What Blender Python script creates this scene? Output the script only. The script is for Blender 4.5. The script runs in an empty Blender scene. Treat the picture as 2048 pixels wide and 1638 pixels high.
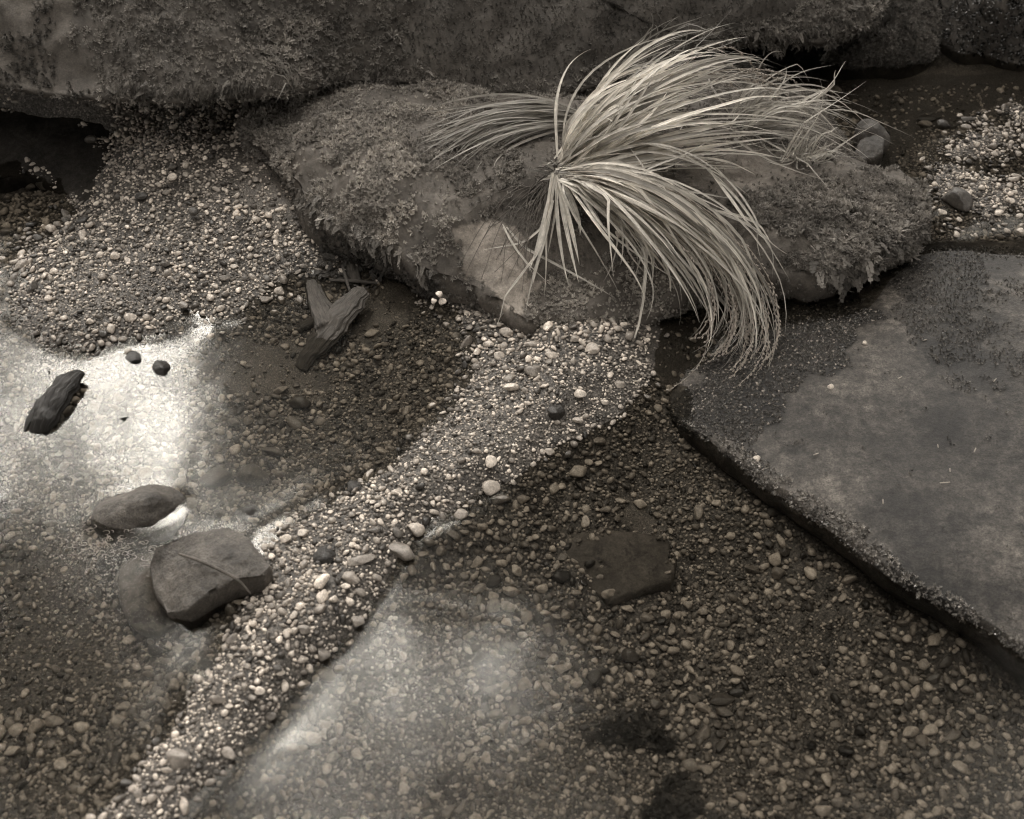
import bpy, math, random
import numpy as np
from mathutils import Vector

random.seed(7)
rng = np.random.default_rng(7)
SC = bpy.context.scene
COL = SC.collection

# ------------------------------------------------------------------ camera
W, H = 2048.0, 1638.0
PITCH = math.radians(46.0)
TANH = 0.382
CAM = np.array((0.0, 0.0, 1.6))
cam_data = bpy.data.cameras.new('camera')
cam = bpy.data.objects.new('camera', cam_data)
COL.objects.link(cam)
cam.location = CAM
cam.rotation_euler = (math.radians(90) - PITCH, 0, 0)
cam_data.sensor_width = 36
cam_data.lens = 36 / (2 * TANH)
cam_data.clip_start = 0.05
cam_data.clip_end = 500
cam_data.dof.use_dof = True
cam_data.dof.focus_distance = 2.35
cam_data.dof.aperture_fstop = 4.0
SC.camera = cam

# ------------------------------------------------------------------ sky and sun
SUN_EL, SUN_AZ = math.radians(51.0), math.radians(-16.0)
world = bpy.data.worlds.new('World')
SC.world = world
world.use_nodes = True
wn, wl = world.node_tree.nodes, world.node_tree.links
bg = wn['Background']
sky = wn.new('ShaderNodeTexSky')
sky.sky_type = 'NISHITA'
sky.sun_disc = False
sky.sun_elevation = SUN_EL
sky.sun_rotation = SUN_AZ
sky.dust_density = 4.0
hs = wn.new('ShaderNodeHueSaturation')
hs.inputs['Saturation'].default_value = 0.0
tn = wn.new('ShaderNodeMix'); tn.data_type = 'RGBA'; tn.blend_type = 'MULTIPLY'
tn.inputs[0].default_value = 1.0
tn.inputs[7].default_value = (1.06, 1.0, 0.92, 1)
wl.new(sky.outputs[0], hs.inputs['Color'])
wl.new(hs.outputs[0], tn.inputs[6])
wl.new(tn.outputs[2], bg.inputs['Color'])
bg.inputs['Strength'].default_value = 0.12

sun_data = bpy.data.lights.new('sun', 'SUN')
sun_data.energy = 1.5
sun_data.angle = math.radians(26)
sun_data.color = (1.0, 0.955, 0.89)
sun = bpy.data.objects.new('sun', sun_data)
COL.objects.link(sun)
sdir = Vector((math.cos(SUN_EL) * math.sin(SUN_AZ), math.cos(SUN_EL) * math.cos(SUN_AZ), math.sin(SUN_EL)))
sun.rotation_euler = sdir.to_track_quat('Z', 'Y').to_euler()
sun.location = sdir * 20

SC.view_settings.view_transform = 'Standard'
SC.view_settings.look = 'None'
SC.view_settings.exposure = 2.12
SC.view_settings.gamma = 1.0
SC.view_settings.use_curve_mapping = False
SC.render.engine = 'CYCLES'
SC.cycles.use_denoising = True
SC.cycles.denoising_prefilter = 'ACCURATE'
SC.cycles.filter_width = 1.15
SC.cycles.max_bounces = 8
SC.cycles.transparent_max_bounces = 16
SC.cycles.caustics_reflective = False
SC.cycles.caustics_refractive = False

# ------------------------------------------------------------------ photo measurements -> places
F = (W / 2) / TANH
_r = np.array((1.0, 0, 0))
_f = np.array((0, math.cos(PITCH), -math.sin(PITCH)))
_u = np.array((0, math.sin(PITCH), math.cos(PITCH)))


def at(px, py, z=0.0):
    """world point at height z that was measured at photo pixel (px, py)"""
    d = _r * ((px - W / 2) / F) - _u * ((py - H / 2) / F) + _f
    return CAM + d * ((z - CAM[2]) / d[2])


def ats(lst):
    return np.array([at(*p) for p in lst])


def proj(P):
    """photo pixel of world points (n,3); only used to look up measured outlines"""
    D = np.asarray(P) - CAM
    w = D @ _f
    return np.stack([W / 2 + F * (D @ _r) / w, H / 2 - F * (D @ _u) / w], -1)


def gproj(xy):
    P = np.concatenate([xy, np.zeros((len(xy), 1))], 1)
    return proj(P)


def inpoly(p, poly):
    poly = np.asarray(poly, float)
    x, y = p[:, 0], p[:, 1]
    c = np.zeros(len(p), bool)
    j = len(poly) - 1
    for i in range(len(poly)):
        xi, yi = poly[i]; xj, yj = poly[j]
        if yi != yj:
            c ^= ((yi > y) != (yj > y)) & (x < (xj - xi) * (y - yi) / (yj - yi) + xi)
        j = i
    return c


# ---- value noise
_perm = np.random.default_rng(3).random(1 << 16).astype(np.float64)


def _h(i, j, k, s):
    n = (i * 73856093) ^ (j * 19349663) ^ (k * 83492791) ^ (s * 2654435)
    return _perm[n & 0xFFFF]


def vnoise(P, freq, seed=0):
    Q = np.asarray(P, float) * freq
    if Q.shape[1] == 2:
        Q = np.concatenate([Q, np.zeros((len(Q), 1))], 1)
    b = np.floor(Q).astype(np.int64)
    f = Q - b
    f = f * f * (3 - 2 * f)
    r = 0
    for dx in (0, 1):
        for dy in (0, 1):
            for dz in (0, 1):
                w = (f[:, 0] if dx else 1 - f[:, 0]) * (f[:, 1] if dy else 1 - f[:, 1]) * (f[:, 2] if dz else 1 - f[:, 2])
                r = r + w * _h(b[:, 0] + dx, b[:, 1] + dy, b[:, 2] + dz, seed)
    return r * 2 - 1


def fbm(P, freq, octv=4, seed=0, gain=.5):
    a, r = 1.0, 0
    for o in range(octv):
        r = r + a * vnoise(P, freq * 2 ** o, seed + o)
        a *= gain
    return r


# ------------------------------------------------------------------ object helpers
def link(o, parent=None):
    COL.objects.link(o)
    if parent is not None:
        o.parent = parent
    return o


def tag(o, label=None, cat=None, group=None, kind=None):
    if label: o['label'] = label
    if cat: o['category'] = cat
    if group: o['group'] = group
    if kind: o['kind'] = kind
    return o


def empty(name, loc=(0, 0, 0)):
    o = bpy.data.objects.new(name, None)
    o.empty_display_size = .02
    o.location = loc
    return link(o)


def mesh_np(name, V, Fc, smooth=True):
    """V (n,3), Fc (m,3) or (m,4) or list of such"""
    fl = Fc if isinstance(Fc, list) else [Fc]
    me = bpy.data.meshes.new(name)
    V = np.ascontiguousarray(V, np.float32)
    me.vertices.add(len(V))
    me.vertices.foreach_set('co', V.ravel())
    loops = np.concatenate([f.ravel() for f in fl]).astype(np.int32)
    tot = np.concatenate([np.full(len(f), f.shape[1]) for f in fl]).astype(np.int32)
    st = np.concatenate([[0], np.cumsum(tot)[:-1]]).astype(np.int32)
    me.loops.add(len(loops))
    me.loops.foreach_set('vertex_index', loops)
    me.polygons.add(len(tot))
    me.polygons.foreach_set('loop_start', st)
    me.polygons.foreach_set('loop_total', tot)
    me.update(calc_edges=True)
    me.polygons.foreach_set('use_smooth', np.full(len(tot), smooth))
    return me


def attr(me, name, vals):
    a = me.attributes.new(name, 'FLOAT', 'POINT')
    a.data.foreach_set('value', np.ascontiguousarray(vals, np.float32))


def obj(name, me, mat, parent=None):
    o = bpy.data.objects.new(name, me)
    if mat is not None and not me.materials:
        me.materials.append(mat)
    return link(o, parent)


# ------------------------------------------------------------------ materials
TINT = (1.125, 1.0, 0.87)


def tone(g):
    return (g * TINT[0], g * TINT[1], g * TINT[2], 1)


class NT:
    def __init__(s, name):
        s.m = bpy.data.materials.new(name)
        s.m.use_nodes = True
        s.t = s.m.node_tree
        s.n, s.l = s.t.nodes, s.t.links
        s.n.clear()
        s.out = s.n.new('ShaderNodeOutputMaterial')

    def add(s, typ, **kw):
        x = s.n.new('ShaderNode' + typ)
        for k, v in kw.items():
            if k.startswith('i_'):
                x.inputs[k[2:].replace('_', ' ')].default_value = v
            else:
                setattr(x, k, v)
        return x

    def ln(s, a, b):
        s.l.new(a, b)

    def math(s, op, a, b=None, clamp=False):
        x = s.n.new('ShaderNodeMath'); x.operation = op; x.use_clamp = clamp
        for i, v in enumerate((a, b)):
            if v is None: continue
            if hasattr(v, 'is_linked'): s.l.new(v, x.inputs[i])
            else: x.inputs[i].default_value = v
        return x.outputs[0]

    def ramp(s, fac, stops):
        x = s.n.new('ShaderNodeValToRGB')
        e = x.color_ramp.elements
        while len(e) < len(stops): e.new(.5)
        for k, (p, g) in enumerate(stops):
            e[k].position = p; e[k].color = (g, g, g, 1)
        s.l.new(fac, x.inputs[0])
        return x.outputs[0]

    def noise(s, co, scale, detail=4, rough=.55, dist=0.0):
        x = s.add('TexNoise'); x.inputs['Scale'].default_value = scale
        x.inputs['Detail'].default_value = detail; x.inputs['Roughness'].default_value = rough
        x.inputs['Distortion'].default_value = dist
        s.l.new(co, x.inputs['Vector'])
        return x.outputs['Fac']

    def tint(s, grey, col=TINT):
        x = s.n.new('ShaderNodeMix'); x.data_type = 'RGBA'; x.blend_type = 'MULTIPLY'
        x.inputs[0].default_value = 1
        x.inputs[7].default_value = (*col, 1)
        s.l.new(grey, x.inputs[6])
        return x.outputs[2]

    def bsdf(s, col, rough=.7, spec=.4, bump=None, bstr=.5, bdist=.003, coat=0.0):
        p = s.add('BsdfPrincipled')
        if hasattr(col, 'is_linked'): s.ln(col, p.inputs['Base Color'])
        else: p.inputs['Base Color'].default_value = col
        if hasattr(rough, 'is_linked'): s.ln(rough, p.inputs['Roughness'])
        else: p.inputs['Roughness'].default_value = rough
        p.inputs['Specular IOR Level'].default_value = spec
        p.inputs['Coat Weight'].default_value = coat
        p.inputs['Coat Roughness'].default_value = .12
        if bump is not None:
            b = s.add('Bump'); b.inputs['Strength'].default_value = bstr; b.inputs['Distance'].default_value = bdist
            s.ln(bump, b.inputs['Height']); s.ln(b.outputs[0], p.inputs['Normal'])
            if coat: s.ln(b.outputs[0], p.inputs['Coat Normal'])
        return p

    def done(s, sh):
        s.ln(sh.outputs[0], s.out.inputs['Surface'])
        return s.m


def rock_mat(name, lo, hi, scale=9, rough=.7, speck=.35, spec=.35, bstr=.6, use_shade=True, coat=0.0, lichen=0.0):
    t = NT(name)
    co = t.add('NewGeometry').outputs['Position']
    big = t.noise(co, scale, 6, .6)
    fine = t.noise(co, 330, 5, .75)
    g = t.ramp(big, [(.3, lo), (.7, hi)])
    sp = t.ramp(fine, [(.3, 1 - speck), (.72, 1 + speck)])
    col = t.math('MULTIPLY', g, sp)
    col = t.math('MULTIPLY', col, t.ramp(t.noise(co, 85, 4, .7, .3), [(.3, 1 - speck * .8), (.7, 1 + speck * .6)]))
    col = t.math('MULTIPLY', col, t.ramp(t.noise(co, 32, 8, .78, .2), [(.34, 1 - speck * .7), (.66, 1 + speck * .6)]))
    if lichen:
        li = t.ramp(t.noise(co, scale * 2.6, 5, .65, .4), [(.56, 1.0), (.64, 1 - lichen)])
        col = t.math('MULTIPLY', col, li)
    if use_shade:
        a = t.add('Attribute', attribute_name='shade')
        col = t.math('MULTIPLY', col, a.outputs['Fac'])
    h = t.math('ADD', t.math('MULTIPLY', big, .6), t.math('MULTIPLY', fine, .25))
    h = t.math('ADD', h, t.math('MULTIPLY', t.noise(co, scale * 9, 4, .6), .35))
    return t.done(t.bsdf(t.tint(col), rough, spec, h, bstr, .006, coat))


def pebble_mat(name, obj_color=False, rough=.34):
    t = NT(name)
    co = t.add('NewGeometry').outputs['Position']
    if obj_color:
        base = t.add('ObjectInfo').outputs['Color']
    else:
        base = t.add('Attribute', attribute_name='shade').outputs['Fac']
    n1 = t.ramp(t.noise(co, 160, 3, .6), [(.3, .62), (.7, 1.3)])
    n2 = t.ramp(t.noise(co, 900, 2, .6), [(.35, .72), (.65, 1.25)])
    col = t.math('MULTIPLY', t.math('MULTIPLY', base, n1), n2)
    return t.done(t.bsdf(t.tint(col), rough, .5, t.noise(co, 500, 3, .6), .4, .002))


def leaf_mat(name, lo, hi, scale=30, transl=.3, rough=.6, use_shade=True, spec=.3):
    t = NT(name)
    co = t.add('NewGeometry').outputs['Position']
    g = t.ramp(t.noise(co, scale, 4, .6), [(.3, lo), (.7, hi)])
    if use_shade:
        a = t.add('Attribute', attribute_name='shade')
        g = t.math('MULTIPLY', g, a.outputs['Fac'])
    c = t.tint(g, (1.075, 1.0, .905))
    p = t.bsdf(c, rough, spec)
    tr = t.add('BsdfTranslucent'); t.ln(c, tr.inputs['Color'])
    mx = t.add('MixShader'); mx.inputs[0].default_value = transl
    t.ln(p.outputs[0], mx.inputs[1]); t.ln(tr.outputs[0], mx.inputs[2])
    return t.done(mx)


def wood_mat(name, lo, hi, rough):
    t = NT(name)
    co = t.add('NewGeometry').outputs['Position']
    c = t.add('CombineXYZ')
    t.ln(t.math('MULTIPLY', t.add('Attribute', attribute_name='around').outputs['Fac'], 20.0), c.inputs[0])
    t.ln(t.math('MULTIPLY', t.add('Attribute', attribute_name='along').outputs['Fac'], 26.0), c.inputs[1])
    gr = t.noise(c.outputs[0], 1.6, 5, .65, .6)
    g = t.ramp(gr, [(.33, lo), (.66, hi)])
    g = t.math('MULTIPLY', g, t.ramp(t.noise(co, 60, 4, .6), [(.3, .7), (.7, 1.2)]))
    return t.done(t.bsdf(t.tint(g), rough, .4, gr, .8, .004))


def blade_mat(name):
    t = NT(name)
    oc = t.add('ObjectInfo').outputs['Color']
    uv = t.add('UVMap')
    mp = t.add('Mapping'); mp.inputs['Scale'].default_value = (9, .9, 1)
    t.ln(uv.outputs[0], mp.inputs['Vector'])
    rnd = t.add('ObjectInfo').outputs['Random']
    cmb = t.add('CombineXYZ'); t.ln(t.math('MULTIPLY', rnd, 50), cmb.inputs[2])
    vm = t.add('VectorMath', operation='ADD'); t.ln(mp.outputs[0], vm.inputs[0]); t.ln(cmb.outputs[0], vm.inputs[1])
    st = t.noise(vm.outputs[0], 1.0, 3, .6)
    mp2 = t.add('Mapping'); mp2.inputs['Scale'].default_value = (.6, 5, 1)
    t.ln(uv.outputs[0], mp2.inputs['Vector'])
    vm2 = t.add('VectorMath', operation='ADD'); t.ln(mp2.outputs[0], vm2.inputs[0]); t.ln(cmb.outputs[0], vm2.inputs[1])
    bl = t.ramp(t.noise(vm2.outputs[0], 1.0, 3, .6), [(.3, .7), (.65, 1.15)])
    g = t.math('MULTIPLY', t.math('MULTIPLY', oc, t.ramp(st, [(.3, .62), (.7, 1.2)])), bl)
    tc = t.add('Mix'); tc.data_type = 'RGBA'; tc.blend_type = 'MULTIPLY'; tc.inputs[0].default_value = 1; tc.inputs[7].default_value = (1.06, 1.0, .90, 1)
    t.ln(g, tc.inputs[6]); c = tc.outputs[2]
    p = t.bsdf(c, .45, .35, st, .3, .001)
    tr = t.add('BsdfTranslucent'); t.ln(c, tr.inputs['Color'])
    mx = t.add('MixShader'); mx.inputs[0].default_value = .25
    t.ln(p.outputs[0], mx.inputs[1]); t.ln(tr.outputs[0], mx.inputs[2])
    return t.done(mx)


def bed_mat():
    t = NT('coarse_sand')
    co = t.add('NewGeometry').outputs['Position']
    v = t.add('TexVoronoi'); v.inputs['Scale'].default_value = 330; t.ln(co, v.inputs['Vector'])
    sep = t.add('SeparateColor'); t.ln(v.outputs['Color'], sep.inputs[0])
    v2 = t.add('TexVoronoi'); v2.inputs['Scale'].default_value = 800; t.ln(co, v2.inputs['Vector'])
    sep2 = t.add('SeparateColor'); t.ln(v2.outputs['Color'], sep2.inputs[0])
    g = t.ramp(sep.outputs[0], [(0, .05), (.55, .13), (.85, .22), (1, .4)])
    g2 = t.ramp(sep2.outputs[0], [(0, .06), (.7, .16), (1, .34)])
    mixm = t.add('Mix'); mixm.data_type = 'FLOAT'
    a = t.add('Attribute', attribute_name='sand')
    t.ln(a.outputs['Fac'], mixm.inputs[0]); t.ln(g, mixm.inputs[2]); t.ln(g2, mixm.inputs[3])
    sh = t.add('Attribute', attribute_name='shade').outputs['Fac']
    col = t.math('MULTIPLY', mixm.outputs[0], sh)
    col = t.math('MULTIPLY', col, t.ramp(t.noise(co, 14, 5, .6), [(.3, .7), (.7, 1.2)]))
    h = t.math('SUBTRACT', 1.0, v.outputs['Distance'])
    return t.done(t.bsdf(t.tint(col), .55, .4, h, .5, .002))


def water_mat():
    t = NT('stream_water')
    co = t.add('NewGeometry').outputs['Position']
    mp = t.add('Mapping'); mp.inputs['Scale'].default_value = (1, 1.5, 1); mp.inputs['Rotation'].default_value = (0, 0, .5)
    t.ln(co, mp.inputs['Vector'])
    n1 = t.noise(mp.outputs[0], 7, 3, .5, .3)
    n2 = t.noise(mp.outputs[0], 60, 2, .5)
    h = t.math('ADD', n1, t.math('MULTIPLY', n2, .012))
    b = t.add('Bump'); b.inputs['Strength'].default_value = 1.0; b.inputs['Distance'].default_value = .0010
    t.ln(h, b.inputs['Height'])
    fr = t.add('Fresnel'); fr.inputs['IOR'].default_value = 1.33; t.ln(b.outputs[0], fr.inputs['Normal'])
    gl = t.add('BsdfGlossy'); gl.inputs['Roughness'].default_value = .12
    t.ln(b.outputs[0], gl.inputs['Normal'])
    gl.inputs['Color'].default_value = (1, .99, .95, 1)
    tr = t.add('BsdfTransparent'); tr.inputs['Color'].default_value = (.66, .645, .61, 1)
    mx = t.add('MixShader'); t.ln(fr.outputs[0], mx.inputs[0]); t.ln(tr.outputs[0], mx.inputs[1]); t.ln(gl.outputs[0], mx.inputs[2])
    return t.done(mx)


M = dict(
    rock=rock_mat('sandstone', .10, .21, 9, .75, .35),
    pale=rock_mat('pale_sandstone', .16, .30, 12, .8, .35),
    slab=rock_mat('wet_slab_stone', .05, .125, 8, .45, .8, .4, 1.0, lichen=.45),
    stone=rock_mat('creek_stone', .055, .12, 22, .45, .55, .45, .9),
    darkstone=rock_mat('dark_wet_stone', .012, .035, 25, .32, .4, .5),
    sunken=rock_mat('sunken_stone', .07, .14, 10, .7, .4, lichen=.6),
    pebble=pebble_mat('pebble_stone'),
    wetgrit=pebble_mat('wet_grit', False, .12),
    pebble_single=pebble_mat('single_pebble_stone', True),
    moss=leaf_mat('moss_leaf', .10, .22, 18),
    grass=blade_mat('straw_blade'),
    wood=wood_mat('weathered_wood', .04, .105, .6),
    blackwood=wood_mat('charred_wood', .008, .025, .35),
    algae=leaf_mat('wet_algae', .035, .08, 40, .1, .10, True, 1.0),
    twig=rock_mat('twig_bark', .07, .14, 60, .6, .3, use_shade=False),
    needle=rock_mat('dry_needle', .35, .5, 60, .6, .1, use_shade=False),
    straw=rock_mat('dry_straw', .3, .5, 80, .6, .2, use_shade=False),
    foliage=leaf_mat('tree_leaf', .03, .06, 3, .25, .5, False),
    bark=rock_mat('tree_bark', .04, .09, 12, .85, .3, use_shade=False),
    cavern=rock_mat('wet_rock_painted_shade', .03, .06, 12, .8, .5, .15),  # wet rock, colour darkened further to hold the shade under the boulder
    bed=bed_mat(),
    water=water_mat(),
)


# ------------------------------------------------------------------ shepard height fields
class Field:
    """smooth height field through measured points"""
    def __init__(s, pts, eps=.03, p=2.0, smooth=1e-3):
        s.P = ats(pts); s.eps = eps
        n = len(s.P)
        K = s.k(s.P[:, None, :2], s.P[None, :, :2]) - smooth * np.eye(n)
        A = np.zeros((n + 1, n + 1)); A[:n, :n] = K; A[:n, n] = 1; A[n, :n] = 1
        s.w = np.linalg.lstsq(A, np.concatenate([s.P[:, 2], [0]]), rcond=None)[0]

    def k(s, a, b):
        return np.sqrt(((a - b) ** 2).sum(-1) + s.eps ** 2)

    def __call__(s, xy):
        out = np.empty(len(xy))
        for a in range(0, len(xy), 20000):
            out[a:a + 20000] = s.k(xy[a:a + 20000, None, :], s.P[None, :, :2]) @ s.w[:-1] + s.w[-1]
        return out


BED = Field([
    # shaded cavity, far bank, hidden mound added to block light behind the boulder
    (-400, 100, .0), (-300, 300, -.03), (-300, 600, -.03), (0, 250, -.02), (150, 300, -.015), (0, 450, -.02), (300, 150, .05), (600, 100, .05), (-200, 140, .10), (0, 120, .10), (200, 120, .10),
    (1000, 50, .02), (1500, 0, -.01), (2000, -100, .05), (2300, 0, .02),
    # fan of gravel, left
    (100, 460, -.004), (60, 520, .003), (200, 500, .014), (330, 300, .07), (420, 260, .062), (450, 380, .06), (350, 420, .045), (400, 500, .03), (550, 420, .04),
    (620, 500, .014), (500, 580, .010), (420, 620, .006), (250, 590, .014), (150, 600, .014), (90, 640, .010), (250, 650, .010), (30, 620, .002),
    (60, 735, -.014), (180, 725, -.005), (350, 680, -.006), (0, 690, -.012), (250, 720, -.014), (560, 560, .004), (640, 560, -.004),
    # left pool
    (0, 820, -.05), (150, 850, -.05), (300, 780, -.03), (300, 900, -.04), (100, 1000, -.08), (0, 1150, -.10), (150, 1250, -.10), (-200, 1200, -.1), (-200, 900, -.06),
    (0, 1400, -.09), (200, 1400, -.07), (100, 1638, -.05), (290, 1440, -.03), (0, 1800, -.06),
    (450, 700, -.014), (550, 650, -.012), (550, 780, -.03), (700, 700, -.025), (700, 800, -.03), (650, 900, -.03), (500, 900, -.035), (450, 1000, -.03),
    (600, 1000, -.015), (800, 850, -.018), (880, 760, -.010), (850, 660, -.012), (900, 615, .004), (770, 600, -.006), (680, 620, -.015), (480, 1010, -.018),
    (740, 950, -.010), (400, 1250, -.03), (330, 1350, -.04),
    # gravel bar
    (1150, 650, .035), (1250, 660, .028), (1050, 700, .022), (1150, 760, .034), (1000, 740, .018), (1250, 740, .022), (1060, 830, .028), (1180, 830, .014), (960, 800, .012),
    (960, 900, .024), (880, 900, .012), (1040, 900, .014), (850, 970, .022), (930, 960, .014), (760, 1040, .022), (700, 1010, .008), (850, 1030, .006), (640, 1130, .024), (740, 1120, .022),
    (560, 1180, .022), (690, 1220, .020), (560, 1280, .026), (640, 1280, .016), (480, 1260, .010), (500, 1390, .024), (570, 1380, .010), (420, 1380, .008), (410, 1480, .020), (480, 1470, .008),
    (310, 1560, .016), (370, 1570, .012), (240, 1640, .012), (150, 1760, .010), (240, 1560, -.006), (340, 1450, -.004),
    # right hand pool
    (1330, 740, -.004), (1320, 800, -.014), (1000, 1010, -.012), (900, 1080, -.016), (840, 1130, -.014), (800, 1200, -.018), (740, 1290, -.020), (660, 1370, -.02), (590, 1470, -.02), (520, 1540, -.02), (450, 1640, -.03),
    (1000, 1100, -.035), (1130, 950, -.022), (1250, 880, -.02), (1300, 960, -.045), (1200, 1100, -.06), (1000, 1250, -.06), (850, 1320, -.045), (750, 1450, -.06), (900, 1500, -.09),
    (600, 1638, -.06), (1100, 1400, -.09), (1400, 960, -.045), (1500, 1030, -.05), (1600, 1110, -.055), (1750, 1220, -.06), (1900, 1310, -.065), (1500, 1150, -.08), (1600, 1330, -.10), (1800, 1400, -.10), (2048, 1500, -.10), (1500, 1500, -.11), (1300, 1600, -.10),
    (1800, 1638, -.10), (2200, 1800, -.10), (1200, 1800, -.1), (600, 1800, -.08),
    # under the slab and upper stream
    (1500, 800, -.05), (1700, 900, -.06), (2000, 1000, -.06), (2200, 1200, -.06), (2000, 700, -.05), (1700, 650, -.05),
    (1800, 200, -.03), (1950, 150, -.025), (1900, 350, .004), (2000, 300, .006), (2000, 420, .004), (1850, 420, -.002), (1930, 250, .002), (2060, 240, .004), (1750, 250, -.03), (1770, 350, -.02), (2300, 300, -.02), (2200, 450, -.02),
    (1400, 650, -.025), (1600, 600, -.03),
], .035, 2.0)

WATER_Z = 0.0

# ------------------------------------------------------------------ bed, water, far ground
SANDS = [
    [(735, 575), (790, 550), (850, 560), (840, 600), (800, 640), (740, 660), (700, 640)],
    [(1690, 130), (2048, 130), (2100, 220), (1960, 215), (1860, 260), (1790, 320), (1730, 330), (1690, 260)],
    [(500, 330), (560, 340), (600, 400), (625, 470), (560, 470), (490, 450), (470, 400)],
    [(1300, 640), (1460, 600), (1470, 720), (1340, 760), (1290, 700)],
    [(480, 660), (640, 660), (640, 760), (520, 780), (400, 720)],
    [(1220, 960), (1310, 960), (1330, 1060), (1240, 1040)],
]


def grid(x0, x1, y0, y1, st):
    nx, ny = int((x1 - x0) / st) + 1, int((y1 - y0) / st) + 1
    X, Y = np.meshgrid(np.linspace(x0, x1, nx), np.linspace(y0, y1, ny))
    idx = np.arange(nx * ny).reshape(ny, nx)
    Fq = np.stack([idx[:-1, :-1], idx[:-1, 1:], idx[1:, 1:], idx[1:, :-1]], -1).reshape(-1, 4)
    return np.stack([X.ravel(), Y.ravel()], -1), Fq


def bed_z(xy):
    z = BED(xy)
    z = z + .006 * fbm(xy, 14, 3, 11) + .0025 * fbm(xy, 60, 2, 21)
    return z


xy, fq = grid(-1.9, 1.9, .45, 3.6, .0125)
bz = bed_z(xy)
g = gproj(xy)
sand = np.zeros(len(xy))
for poly in SANDS:
    sand = np.maximum(sand, inpoly(g + 22 * np.stack([fbm(xy, 18, 3, 5), fbm(xy, 18, 3, 6)], -1), poly).astype(float))
me = mesh_np('streambed', np.concatenate([xy, bz[:, None]], 1), fq)
attr(me, 'sand', sand)
tone_s = np.full(len(xy), .5); tone_s[sand > .5] = .75
for q in (1, 3): tone_s[inpoly(g, np.array(SANDS[q]) * 1.0)] = .4
attr(me, 'shade', tone_s)
tag(obj('streambed', me, M['bed']), 'gritty streambed of wet sand and gravel', 'streambed', kind='structure')

gx = np.array([(-40, -12), (40, -12), (40, 60), (-40, 60)], float)
me = mesh_np('forest_floor', np.concatenate([gx, np.full((4, 1), -.16)], 1), np.array([[0, 1, 2, 3]]))
attr(me, 'sand', np.ones(4)); attr(me, 'shade', np.full(4, .5))
tag(obj('ground', me, M['bed']), 'dark gravelly ground around the stream', 'ground', kind='structure')

# ------------------------------------------------------------------ rocks
def closed_resample(P, n, sharp=False):
    P = np.asarray(P)
    if sharp:
        Q = np.concatenate([P, P[:1]])
        s = np.concatenate([[0], np.cumsum(np.linalg.norm(np.diff(Q, axis=0), axis=1))])
        u = np.linspace(0, s[-1], n, endpoint=False)
        return np.stack([np.interp(u, s, Q[:, k]) for k in range(3)], -1)
    # catmull-rom
    m = len(P); out = []
    for i in range(m):
        p0, p1, p2, p3 = P[i - 1], P[i], P[(i + 1) % m], P[(i + 2) % m]
        for k in range(8):
            t = k / 8
            out.append(.5 * ((2 * p1) + (-p0 + p2) * t + (2 * p0 - 5 * p1 + 4 * p2 - p3) * t * t + (-p0 + 3 * p1 - 3 * p2 + p3) * t ** 3))
    Q = np.array(out)
    d = np.linalg.norm(np.roll(Q, -1, 0) - Q, axis=1)
    s = np.concatenate([[0], np.cumsum(d)])
    u = np.linspace(0, s[-1], n, endpoint=False)
    Qc = np.concatenate([Q, Q[:1]])
    return np.stack([np.interp(u, s, Qc[:, k]) for k in range(3)], -1)


ROCKS = {}


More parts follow.
